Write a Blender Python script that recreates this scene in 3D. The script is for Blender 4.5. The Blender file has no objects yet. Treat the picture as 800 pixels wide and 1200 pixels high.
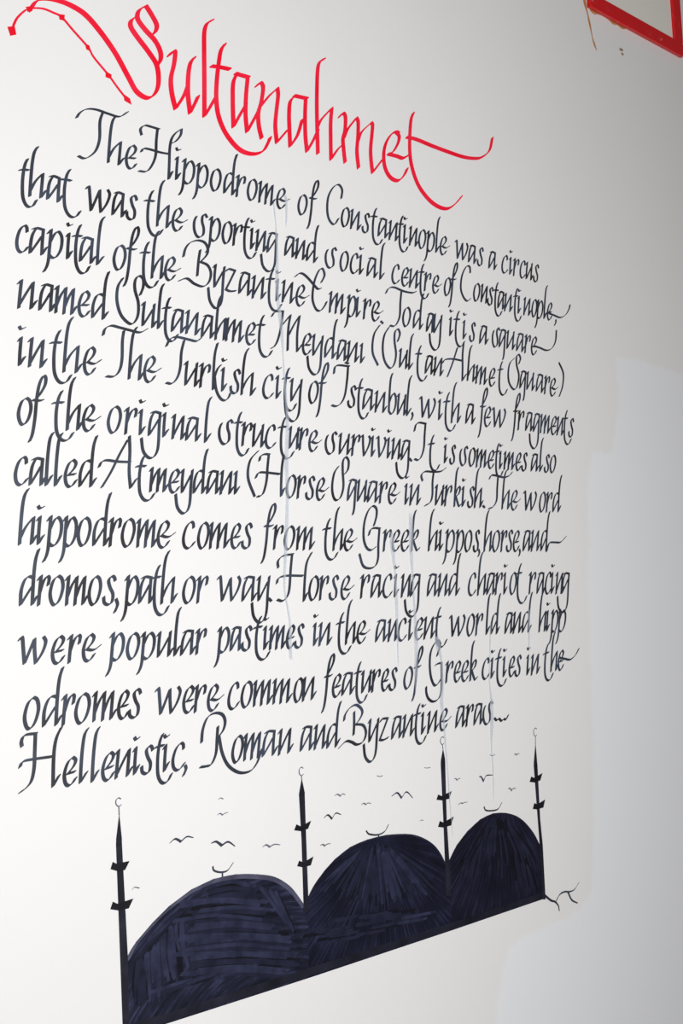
import bpy, math, random
from mathutils import Matrix, Vector, geometry

# ------------------------------------------------------------------ camera, sky, lights, exposure
scene = bpy.context.scene
COL = scene.collection
cam_data = bpy.data.cameras.new('camera')
cam_data.sensor_fit = 'HORIZONTAL'
cam_data.sensor_width = 24.0
cam_data.lens = 45.0                      # 1500 px focal length on an 800 px wide frame
cam_data.clip_start = 0.01
cam = bpy.data.objects.new('camera', cam_data)
COL.objects.link(cam)
cam.matrix_world = Matrix((
    (0.71060506, -0.03653737, -0.70264178, 0.0000),
    (-0.70221777, -0.09919539, -0.70501807, -2.0000),
    (-0.04393932, 0.99439695, -0.09614594, 1.5500),
    (0, 0, 0, 1)))
scene.camera = cam

world = bpy.data.worlds.new('room_light')
scene.world = world
world.use_nodes = True
bg = world.node_tree.nodes['Background']
bg.inputs[0].default_value = (1.0, 0.94, 0.91, 1)
bg.inputs[1].default_value = 0.1

def lamp(name, loc, radius, power, color=(1, 1, 1)):
    d = bpy.data.lights.new(name, 'POINT')
    d.shadow_soft_size = radius; d.energy = power; d.color = color
    o = bpy.data.objects.new(name, d); COL.objects.link(o)
    o.location = loc
    return o
lamp('flash_lamp', (1.06, -2.69, 1.78), .12, 318, (1, 1, 1))

vs = scene.view_settings
vs.view_transform = 'Standard'
vs.look = 'None'
vs.exposure = 0.0
vs.gamma = 1.0
vs.use_curve_mapping = False

# ------------------------------------------------------------------ materials
def new_mat(name):
    m = bpy.data.materials.new(name); m.use_nodes = True
    nt = m.node_tree
    return m, nt, nt.nodes['Principled BSDF']

def noise(nt, scale, detail=4, vec=None, rough=.5):
    n = nt.nodes.new('ShaderNodeTexNoise')
    n.inputs['Scale'].default_value = scale
    n.inputs['Detail'].default_value = detail
    n.inputs['Roughness'].default_value = rough
    if vec is not None: nt.links.new(vec, n.inputs['Vector'])
    return n

def ramp(nt, fac, stops):
    r = nt.nodes.new('ShaderNodeValToRGB')
    e = r.color_ramp.elements
    while len(e) < len(stops): e.new(.5)
    for k, (p, c) in enumerate(stops):
        e[k].position = p; e[k].color = (*c, 1)
    nt.links.new(fac, r.inputs[0])
    return r

def position(nt):
    return nt.nodes.new('ShaderNodeNewGeometry').outputs['Position']

def math_node(nt, op, a, b=None):
    n = nt.nodes.new('ShaderNodeMath'); n.operation = op
    for k, x in enumerate((a, b)):
        if x is None: continue
        if isinstance(x, (int, float)): n.inputs[k].default_value = x
        else: nt.links.new(x, n.inputs[k])
    return n.outputs[0]

def plaster(name, c0, c1, bump=.05, patch=None):
    """plastered wall; with patch = a second paint colour laid on where the vertex attribute 'cover' says"""
    m, nt, p = new_mat(name)
    v = position(nt)
    n = noise(nt, 2.2, 5, v)
    col = ramp(nt, n.outputs['Fac'], [(.3, c0), (.7, c1)]).outputs[0]
    if patch:
        at = nt.nodes.new('ShaderNodeAttribute'); at.attribute_name = 'cover'
        n3 = noise(nt, 14, 5, v, .65)
        f = math_node(nt, 'ADD', at.outputs['Fac'], math_node(nt, 'MULTIPLY', math_node(nt, 'SUBTRACT', n3.outputs['Fac'], .5), 1.1))
        mr = nt.nodes.new('ShaderNodeMapRange'); mr.interpolation_type = 'SMOOTHSTEP'
        mr.inputs['From Min'].default_value = .25; mr.inputs['From Max'].default_value = .75
        nt.links.new(f, mr.inputs['Value'])
        # nothing beyond the outline, full paint well inside it
        lim = math_node(nt, 'MINIMUM', mr.outputs[0], math_node(nt, 'MULTIPLY', at.outputs['Fac'], 4.0))
        mx = nt.nodes.new('ShaderNodeMix'); mx.data_type = 'RGBA'
        nt.links.new(lim, mx.inputs[0]); nt.links.new(col, mx.inputs[6])
        mx.inputs[7].default_value = (*patch, 1)
        col = mx.outputs[2]
    nt.links.new(col, p.inputs['Base Color'])
    p.inputs['Roughness'].default_value = .62
    p.inputs['Specular IOR Level'].default_value = .25
    n2 = noise(nt, 55, 4, v)
    b = nt.nodes.new('ShaderNodeBump'); b.inputs['Strength'].default_value = bump
    b.inputs['Distance'].default_value = .004
    nt.links.new(n2.outputs['Fac'], b.inputs['Height'])
    nt.links.new(b.outputs[0], p.inputs['Normal'])
    return m

def ink(name, c0, c1, scale=9, rough=.5, spec=.5):
    m, nt, p = new_mat(name)
    n = noise(nt, scale, 3, position(nt))
    r = ramp(nt, n.outputs['Fac'], [(.35, c0), (.68, c1)])
    nt.links.new(r.outputs[0], p.inputs['Base Color'])
    p.inputs['Roughness'].default_value = rough
    p.inputs['Specular IOR Level'].default_value = spec
    return m

def marker(name, mode, centre, freq, dark, mid, light, blot=6.0):
    """felt-pen fill: streaks that fan out from a point ('fan'), or run along arcs round it ('arc')"""
    m, nt, p = new_mat(name)
    v = position(nt)
    sep = nt.nodes.new('ShaderNodeSeparateXYZ'); nt.links.new(v, sep.inputs[0])
    dx = math_node(nt, 'SUBTRACT', sep.outputs[0], centre[0])
    dz = math_node(nt, 'SUBTRACT', sep.outputs[2], centre[1])
    ang = math_node(nt, 'ARCTAN2', dx, dz)
    r2 = math_node(nt, 'SQRT', math_node(nt, 'ADD', math_node(nt, 'MULTIPLY', dx, dx), math_node(nt, 'MULTIPLY', dz, dz)))
    comb = nt.nodes.new('ShaderNodeCombineXYZ')
    if mode == 'fan':
        nt.links.new(math_node(nt, 'MULTIPLY', ang, freq), comb.inputs[0])
        nt.links.new(math_node(nt, 'MULTIPLY', r2, 4.0), comb.inputs[1])
    else:
        nt.links.new(math_node(nt, 'MULTIPLY', r2, freq), comb.inputs[0])
        nt.links.new(math_node(nt, 'MULTIPLY', ang, 4.0), comb.inputs[1])
    s = noise(nt, 1.0, 4, comb.outputs[0], .65)
    b = noise(nt, blot, 4, v, .6)
    f = math_node(nt, 'ADD', math_node(nt, 'MULTIPLY', s.outputs['Fac'], .62), math_node(nt, 'MULTIPLY', b.outputs['Fac'], .38))
    r = ramp(nt, f, [(.40, dark), (.52, mid), (.64, light)])
    nt.links.new(r.outputs[0], p.inputs['Base Color'])
    p.inputs['Roughness'].default_value = .55
    p.inputs['Specular IOR Level'].default_value = .15
    return m

def film(name, color, alpha, scale=30, lo=.35, hi=.75):
    """thin see-through paint film; vertex attribute 'cover' feathers its edge"""
    m, nt, p = new_mat(name)
    p.inputs['Base Color'].default_value = (*color, 1)
    p.inputs['Roughness'].default_value = .6
    p.inputs['Specular IOR Level'].default_value = .2
    a = nt.nodes.new('ShaderNodeAttribute'); a.attribute_name = 'cover'
    n = noise(nt, scale, 4, position(nt))
    mr = nt.nodes.new('ShaderNodeMapRange')
    mr.inputs['From Min'].default_value = lo; mr.inputs['From Max'].default_value = hi
    mr.inputs['To Min'].default_value = .6; mr.inputs['To Max'].default_value = 1.0
    nt.links.new(n.outputs['Fac'], mr.inputs['Value'])
    f = math_node(nt, 'MULTIPLY', math_node(nt, 'MULTIPLY', a.outputs['Fac'], mr.outputs[0]), alpha)
    nt.links.new(f, p.inputs['Alpha'])
    return m


WALL_TONES = ((.81, .803, .797), (.823, .818, .812))
WALL = plaster('wall_plaster', *WALL_TONES)
FLOOR = plaster('floor_tile', (.16, .15, .14), (.2, .19, .18))
SKIRT = plaster('skirting_paint', (.6, .59, .57), (.65, .64, .62))
PATCH_MAT = plaster('repainted_plaster', *WALL_TONES, patch=(.832, .846, .866))
PANEL = plaster('panel_board', (.80, .78, .72), (.85, .83, .77))
INK = ink('black_marker', (.013, .014, .020), (.042, .057, .092), 14, .5, .6)
THIN_INK = ink('thin_marker', (.10, .11, .14), (.2, .22, .27), 20)
RED_INK = ink('red_marker', (.86, .006, .03), (.90, .022, .06), 12, .55, .2)
RED_DARK = ink('red_marker_heavy', (.80, .004, .018), (.84, .01, .03), 20, .55, .2)
DOME_MATS = (
    marker('marker_fill_arcs', 'arc', (1.749, 0.569), 120, (.006, .007, .014), (.014, .016, .034), (.04, .046, .095), 9),
    marker('marker_fill_fan', 'fan', (2.076, 1.097), 60, (.005, .005, .012), (.010, .011, .026), (.034, .037, .085), 9),
    marker('marker_fill_dark', 'fan', (2.510, 1.148), 45, (.005, .005, .010), (.010, .010, .024), (.028, .028, .06), 9))
RIM_MATS = (ink('rim_marker', (.045, .045, .08), (.10, .10, .16), 20, .5, .3), ink('rim_marker_dark', (.01, .01, .025), (.025, .025, .05), 20, .5, .2), ink('rim_marker_black', (.012, .01, .02), (.02, .02, .04), 20, .5, .2))
STROKE_MATS = (ink('marker_dark', (.004, .004, .008), (.008, .008, .016), 30, .5, .2), ink('marker_mid', (.010, .011, .024), (.018, .020, .045), 30, .5, .2), ink('marker_light', (.015, .017, .038), (.032, .036, .078), 30, .5, .2))
GROUND_MAT = ink('ground_marker', (.005, .006, .012), (.018, .018, .034), 14, .5, .3)
MINARET = ink('minaret_marker', (.008, .008, .014), (.020, .020, .036), 16, .5, .3)
MINARET_DARK = ink('balcony_marker', (.005, .005, .008), (.01, .01, .016), 16, .5, .3)
ORANGE = film('orange_paint', (.62, .22, .02), .95, 40)
BROWN = film('brown_paint', (.30, .17, .06), .8, 60)
DRIP = film('dried_water_run', (.60, .66, .75), .55, 40)
def red_gloss():
    m, nt, p = new_mat('red_gloss_paint')
    n = noise(nt, 40, 6, position(nt), .7)
    r = ramp(nt, n.outputs['Fac'], [(.45, (.66, .003, .007)), (.62, (.66, .006, .010)), (.72, (.70, .25, .24))])
    nt.links.new(r.outputs[0], p.inputs['Base Color'])
    p.inputs['Roughness'].default_value = .32
    return m
RED_GLOSS = red_gloss()


# ------------------------------------------------------------------ helpers
# The written wall is the plane y = 0; the room is on the side y < 0. All drawing data is (x, z) on the wall, in millimetres.
def mesh_object(name, verts, faces, mat, parent=None, loc=(0, 0, 0)):
    me = bpy.data.meshes.new(name)
    me.from_pydata(verts, [], faces)
    me.materials.append(mat)
    me.update()
    o = bpy.data.objects.new(name, me); COL.objects.link(o)
    o.location = loc
    if parent is not None: o.parent = parent
    return o

def tag(o, label, cat, group=None, kind=None):
    o['label'] = label; o['category'] = cat
    if group: o['group'] = group
    if kind: o['kind'] = kind
    return o

def empty(name, x, z):
    o = bpy.data.objects.new(name, None); COL.objects.link(o)
    o.location = (x / 1000, 0, z / 1000); o.empty_display_size = .05
    return o

def smooth(pts, n=5):
    """Catmull-Rom through the points"""
    if len(pts) < 3: return list(pts)
    q = [(2*pts[0][0]-pts[1][0], 2*pts[0][1]-pts[1][1])] + list(pts) + [(2*pts[-1][0]-pts[-2][0], 2*pts[-1][1]-pts[-2][1])]
    out = []
    for i in range(1, len(q) - 2):
        a, b, c, d = q[i-1:i+3]
        for k in range(n):
            t = k / n
            out.append(tuple(.5*((2*b[j]) + (c[j]-a[j])*t + (2*a[j]-5*b[j]+4*c[j]-d[j])*t*t + (3*b[j]-a[j]-3*c[j]+d[j])*t**3) for j in (0, 1)))
    out.append(tuple(pts[-1]))
    return out

def hull(pts):
    p = sorted(set(pts))
    if len(p) < 3: return p
    def half(seq):
        h = []
        for a in seq:
            while len(h) > 1 and (h[-1][0]-h[-2][0])*(a[1]-h[-2][1]) - (h[-1][1]-h[-2][1])*(a[0]-h[-2][0]) <= 0: h.pop()
            h.append(a)
        return h[:-1]
    return half(p) + half(p[::-1])

class Pen:
    """a broad-edged pen: nib = half vector of the edge (mm), thin = half thickness of the edge"""
    def __init__(self, nib, thin):
        nx, nz = nib
        l = math.hypot(nx, nz)
        tx, tz = -nz/l*thin, nx/l*thin
        self.c = [(nx+tx, nz+tz), (nx-tx, nz-tz), (-nx+tx, -nz+tz), (-nx-tx, -nz-tz)]
        self.v, self.f = [], []
    def stroke(self, pts, n=5, scale=(1, 1)):
        pts = smooth(pts, n)
        N = len(pts) - 1
        for i in range(N):
            s0 = scale[0] + (scale[1]-scale[0])*i/N; s1 = scale[0] + (scale[1]-scale[0])*(i+1)/N
            (ax, az), (bx, bz) = pts[i], pts[i+1]
            self.poly(hull([(ax+cx*s0, az+cz*s0) for cx, cz in self.c] + [(bx+cx*s1, bz+cz*s1) for cx, cz in self.c]))
    def poly(self, pts):
        k = len(self.v)
        self.v += pts
        self.f.append(list(range(k, k+len(pts))))
    def build(self, name, mat, parent, depth):
        ox, oz = parent.location.x, parent.location.z
        # merge the overlapping pen marks into one flat outline
        cx, cz = self.v[0]
        r = geometry.delaunay_2d_cdt([Vector((x-cx, z-cz)) for x, z in self.v], [], self.f, 1, 1e-4)
        v = [((p.x+cx)/1000-ox, -depth, (p.y+cz)/1000-oz) for p in r[0]]
        o = mesh_object(name, v, [tuple(f) for f, src in zip(r[2], r[5]) if src], mat, parent)
        self.v, self.f = [], []
        return o

def flat(name, pts, mat, parent, depth):
    """one filled outline of paint on the wall"""
    ox, oz = (parent.location.x, parent.location.z) if parent else (0, 0)
    v = [(x/1000-ox, -depth, z/1000-oz) for x, z in pts]
    me_f = [list(range(len(v)))]
    return mesh_object(name, v, me_f, mat, parent)

def box(name, x0, x1, y0, y1, z0, z1, mat, parent=None, bevel=0):
    v = [(x, y, z) for x in (x0, x1) for y in (y0, y1) for z in (z0, z1)]
    f = [(0,1,3,2), (4,6,7,5), (0,4,5,1), (2,3,7,6), (0,2,6,4), (1,5,7,3)]
    o = mesh_object(name, v, f, mat, parent)
    if bevel:
        b = o.modifiers.new('bevel', 'BEVEL'); b.width = bevel; b.segments = 3
    return o

def ribbon(name, pts, widths, mat, parent, depth, n=6):
    """a run of thin paint with feathered sides"""
    ox, oz = (parent.location.x, parent.location.z) if parent else (0, 0)
    w = smooth([(a, 0) for a in widths], n)
    p = smooth(pts, n)
    v, f, cov = [], [], []
    for i, (x, z) in enumerate(p):
        a, b = p[max(i-1, 0)], p[min(i+1, len(p)-1)]
        tx, tz = b[0]-a[0], b[1]-a[1]; l = math.hypot(tx, tz) or 1
        nx, nz = -tz/l, tx/l
        h = w[min(i, len(w)-1)][0]/2
        end = 0 if i in (0, len(p)-1) else 1
        for s, c in ((-1, 0), (-.55, 1), (.55, 1), (1, 0)):
            v.append(((x+nx*h*s)/1000-ox, -depth, (z+nz*h*s)/1000-oz)); cov.append(c*end)
        if i:
            k = 4*i
            for j in range(3): f.append((k-4+j, k-3+j, k+j+1, k+j))
    o = mesh_object(name, v, f, mat, parent)
    at = o.data.attributes.new('cover', 'FLOAT', 'POINT')
    at.data.foreach_set('value', [float(c) for c in cov])
    return o

# ------------------------------------------------------------------ the room
wall = box('wall_back', -2.5, 6.5, 0, .2, 0, 4.2, WALL); wall['kind'] = 'structure'
floor = box('floor', -2.5, 6.5, -5, .2, -.1, 0, FLOOR); floor['kind'] = 'structure'
skirt = box('baseboard_back', -2.5, 6.5, -.014, 0, 0, .09, SKIRT, bevel=.003); skirt['kind'] = 'structure'

# paler repainted area of the wall with feathered, brushed edge
PATCH = [(3118,2330),(3114,2220),(3091,2095),(3065,2053),(2971,2042),(2942,1999),(2923,1857),(2902,1624),(2889,1396),(2870,1106),(2837,880),(2772,841),(2671,829),(2555,824),(2485,797),(2428,700),(2386,554),(2367,406),(6400,60),(6400,2360),(3556,2318),(3456,2328),(3384,2338),(3290,2339),(3221,2340),(3163,2341)]
def build_patch():
    cx = sum(p[0] for p in PATCH)/len(PATCH); cz = sum(p[1] for p in PATCH)/len(PATCH)
    root = None
    rnd = random.Random(4)
    dense = []
    N = len(PATCH)
    for i in range(N):
        a, b = PATCH[i], PATCH[(i+1) % N]
        m = max(1, int(math.hypot(b[0]-a[0], b[1]-a[1])/28))
        for k in range(m):
            t = k/m
            dense.append((a[0]+(b[0]-a[0])*t + rnd.uniform(-4, 4), a[1]+(b[1]-a[1])*t + rnd.uniform(-4, 4)))
    n = len(dense)
    inner = []
    for i in range(n):
        a, b = dense[i-3], dense[(i+3) % n]
        tx, tz = b[0]-a[0], b[1]-a[1]; l = math.hypot(tx, tz) or 1
        inner.append((dense[i][0] - tz/l*PATCH_IN, dense[i][1] + tx/l*PATCH_IN))
    v = [(x/1000, -.0002, z/1000) for x, z in dense] + [(x/1000, -.0002, z/1000) for x, z in inner]
    f = [(i, (i+1) % n, n+(i+1) % n, n+i) for i in range(n)] + [list(range(n, 2*n))]
    o = mesh_object('repainted_patch', v, f, PATCH_MAT)
    at = o.data.attributes.new('cover', 'FLOAT', 'POINT')
    at.data.foreach_set('value', [0.0]*n + [1.0]*n)
    tag(o, 'cool white repainted patch of wall beside and below the black writing', 'paint patch')
PATCH_IN = 45
build_patch()

# ------------------------------------------------------------------ red frame hung on the wall
FX0, FX1, FZ0, FZ1 = 3.103, 3.625, 3.354, 3.974
def build_frame():
    root = empty('wall_frame', FX0*1000, FZ0*1000)
    tag(root, 'glossy red wooden frame fixed high on the wall above orange paint drips', 'frame')
    d, w = FRAME_D, FRAME_W
    X1, Z1 = FX1-FX0, FZ1-FZ0
    def rail(name, x0, x1, z0, z1):
        o = box(name, x0, x1, -d, 0, z0, z1, RED_GLOSS, root, bevel=.0035); return o
    rail('bottom_rail', 0, X1, 0, w)
    rail('top_rail', 0, X1, Z1-w, Z1)
    rail('stile', 0, w, w, Z1-w)
    rail('stile', X1-w, X1, w, Z1-w)
    box('backing_panel', w, X1-w, -.004, 0, w, Z1-w, PANEL, root)
FRAME_D, FRAME_W = .016, .045
build_frame()

# orange paint that ran from the frame
def build_orange():
    root = empty('orange_paint_drip', *ORANGE_RUN[0])
    tag(root, 'thin orange paint drip running down the wall from the red frame corner', 'paint drip')
    ribbon('run', ORANGE_RUN, [18, 18, 9, 13, 6, 12, 3], ORANGE, root, .0009)
    root2 = empty('orange_paint_smear', *ORANGE_SMEAR[0])
    tag(root2, 'ragged orange paint smear along the underside of the red frame', 'paint smear')
    ribbon('smear', ORANGE_SMEAR, [8, 20, 10, 5, 8, 22, 5, 15, 5], ORANGE, root2, .0009)
    for k, (pts, lab) in enumerate(SPOTS):
        o = empty('paint_spot', *pts[0])
        tag(o, lab, 'paint spot', 'brown paint spots')
        ribbon('speck', pts, [5, 11, 11, 4], BROWN, o, .0009)
ORANGE_RUN = [(3089.0,3384.3),(3095.1,3360.1),(3101.8,3341.3),(3111.2,3307.7),(3120.4,3271.2),(3129.0,3250.3),(3140.3,3232.8)]
ORANGE_SMEAR = [(3114.1,3354.5),(3136.0,3353.8),(3158.4,3355.8),(3185.3,3356.5),(3212.3,3355.8),(3239.5,3355.2),(3262.3,3353.0),(3285.6,3353.6),(3309.2,3355.6)]
SPOTS = [([(3262.7,3276.4),(3269.7,3277.2),(3276.7,3278.0),(3286.2,3279.5)],'small brown paint spot on bare wall below the red frame,the upper of two'),([(3272.9,3264.7),(3276.7,3265.3),(3280.0,3265.7),(3287.0,3266.2)],'tiny brown paint spot just under a slightly larger one below the red frame')]
build_orange()

# ------------------------------------------------------------------ red title
INK_NIB = (3.23,1.99)
RED_NIB = (5.28,4.36)
TITLE = [
  [[(1231.5,2736.7),(1243.3,2756.4),(1259.6,2768.1),(1287.6,2775.3),(1320.7,2775.6),(1354.1,2767.2),(1387.7,2743.2),(1421.5,2710.0),(1450.6,2670.3),(1470.3,2645.0),(1496.1,2638.8),(1515.0,2652.9),(1524.9,2678.1),(1522.5,2713.3),(1504.8,2735.0),(1474.3,2761.4),(1460.4,2777.1),(1462.4,2791.1),(1475.8,2802.9)],[(1499.4,2833.1),(1481.5,2817.3),(1478.2,2798.4),(1495.9,2781.6),(1519.2,2766.3),(1531.8,2747.6),(1532.2,2729.7),(1522.5,2713.3)],[(1499.4,2833.1),(1513.1,2818.6),(1524.7,2802.0),(1522.6,2787.7),(1514.3,2777.4)]],
  [[(1553.2,2744.1),(1563.4,2755.8),(1570.0,2756.8),(1566.3,2730.7),(1556.8,2696.1),(1558.3,2664.9),(1566.3,2635.4)],[(1566.3,2635.4),(1588.5,2668.7),(1600.6,2694.9)],[(1620.0,2760.3),(1609.3,2745.6),(1602.6,2718.4),(1599.8,2676.3),(1603.7,2636.3)],[(1603.7,2636.3),(1618.8,2663.2),(1626.1,2678.1)]],
  [[(1672.6,2858.3),(1657.7,2846.5),(1649.3,2825.1),(1646.7,2777.6),(1644.3,2707.2),(1641.4,2639.3)],[(1641.4,2639.3),(1658.4,2664.7),(1673.8,2689.8)]],
  [[(1704.5,2815.3),(1693.2,2798.6),(1686.1,2770.6),(1678.3,2726.1),(1675.3,2683.2),(1680.6,2647.3),(1699.5,2614.9),(1733.6,2590.5),(1769.4,2588.8),(1800.5,2602.1),(1817.1,2625.3),(1824.0,2639.1)],[(1665.2,2755.1),(1688.5,2759.5),(1715.6,2762.7)]],
  [[(1730.8,2757.6),(1768.7,2759.9)],[(1735.6,2759.0),(1723.7,2734.3),(1720.5,2690.8),(1719.8,2636.5)],[(1719.8,2636.5),(1737.1,2664.5),(1757.8,2696.1)],[(1765.6,2759.5),(1758.7,2715.5),(1755.4,2671.7),(1757.8,2635.3)],[(1757.8,2635.3),(1786.0,2679.8),(1796.1,2696.9)]],
  [[(1789.3,2745.6),(1802.2,2757.4),(1809.1,2748.7),(1803.3,2718.1),(1792.5,2686.3),(1792.3,2657.5),(1798.9,2631.4)],[(1794.2,2696.4),(1825.8,2733.9),(1852.1,2758.3)],[(1851.4,2758.7),(1852.9,2742.6),(1846.4,2707.9),(1840.6,2669.9),(1843.3,2632.4)],[(1843.3,2632.4),(1862.4,2653.6),(1877.6,2670.3)]],
  [[(1901.6,2755.3),(1942.0,2759.6)],[(1904.0,2755.9),(1888.5,2737.6),(1883.5,2706.7),(1882.8,2677.1),(1882.9,2633.8)],[(1882.9,2633.8),(1906.3,2664.6),(1923.2,2705.3)],[(1937.0,2758.3),(1932.9,2719.8),(1931.1,2670.9),(1933.9,2634.4)],[(1933.9,2634.4),(1955.5,2665.8),(1971.1,2692.2)]],
  [[(2001.8,2870.3),(1986.9,2859.4),(1979.0,2838.1),(1973.6,2787.2),(1970.2,2729.6),(1967.9,2637.8)],[(1970.0,2699.4),(1983.9,2721.9),(2019.1,2757.8)],[(2019.1,2757.8),(2013.4,2722.0),(2011.1,2683.4),(2009.1,2633.7)],[(2009.1,2633.7),(2031.3,2661.8),(2047.8,2677.3)]],
  [[(2042.5,2743.0),(2055.3,2755.2),(2062.7,2748.3),(2059.8,2718.6),(2051.4,2693.5),(2052.2,2663.1),(2054.8,2637.7)],[(2054.1,2694.2),(2068.9,2720.9),(2100.3,2756.2)],[(2100.3,2756.2),(2104.9,2745.7),(2101.6,2709.9),(2096.0,2673.7),(2098.8,2634.6)],[(2100.8,2698.1),(2114.3,2724.8),(2148.9,2755.9)],[(2149.7,2757.1),(2153.7,2748.7),(2143.4,2691.9),(2143.2,2659.1),(2146.1,2634.0)],[(2146.1,2634.0),(2183.8,2675.8)]],
  [[(2245.4,2755.4),(2236.6,2756.5),(2218.9,2746.2),(2198.2,2719.6),(2188.0,2688.6),(2190.5,2656.0),(2207.9,2636.3),(2234.8,2634.3),(2256.6,2652.2),(2269.8,2672.1)],[(2236.6,2755.5),(2246.3,2748.3),(2241.6,2730.3),(2222.7,2704.1),(2205.1,2692.7)],[(2203.1,2693.2),(2235.7,2695.3),(2256.3,2695.4),(2277.9,2708.3)]],
  [[(2303.0,2821.3),(2293.1,2801.6),(2285.9,2760.7),(2282.7,2716.2),(2288.3,2678.8),(2307.9,2639.6),(2341.3,2612.9),(2376.3,2600.8),(2413.0,2602.0),(2444.1,2620.0),(2472.5,2646.1)],[(2274.2,2752.9),(2309.4,2755.9),(2366.4,2753.8),(2425.0,2753.1),(2485.2,2754.0),(2531.9,2760.6),(2564.1,2771.4),(2598.2,2797.7),(2613.5,2835.4)]],
]
CHAIN = [(1195.8,2695.4),(1204.1,2712.5),(1217.9,2729.4),(1228.4,2738.2),(1243.1,2744.6),(1261.5,2749.0),(1282.3,2748.2),(1300.0,2745.4),(1324.1,2727.6),(1358.0,2702.9),(1371.2,2686.2),(1403.9,2660.3),(1424.3,2640.9),(1446.4,2621.7)]
DIAMONDS = [[(1183.3,2689.0),(1198.4,2695.5),(1201.6,2679.6),(1189.1,2673.3)],[(1222.2,2739.9),(1236.3,2746.6),(1237.0,2737.7),(1230.1,2731.2)],[(1294.0,2749.4),(1307.2,2752.0),(1305.5,2739.5),(1295.1,2738.8)],[(1350.9,2708.9),(1361.1,2707.3),(1365.1,2696.0),(1354.0,2697.4)],[(1397.2,2666.2),(1411.0,2663.3),(1410.2,2653.5),(1396.8,2654.0)],[(1438.1,2631.2),(1453.2,2626.2),(1456.9,2614.0),(1439.7,2618.1)]]
def build_title():
    root = empty('title_lettering', *TITLE[1][0][0])
    tag(root, 'large red calligraphic heading reading Sultanahmet with a looping first letter', 'lettering')
    pen = Pen(RED_NIB, 1.3)
    for k, strokes in enumerate(TITLE):
        for s in strokes: pen.stroke(s, 7)
        pen.build('letter', RED_INK, root, .0006 + .00003*k)
    orn = empty('title_ornament', *CHAIN[0])
    tag(orn, 'thin red curved line strung with small red diamonds beside the heading', 'ornament')
    p = Pen((2.1, 1.3), 1.2); p.stroke(CHAIN, 7); p.build('thread', RED_INK, orn, .0005)
    for d in DIAMONDS: flat('diamond', d, RED_DARK, orn, .0008)
build_title()

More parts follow.
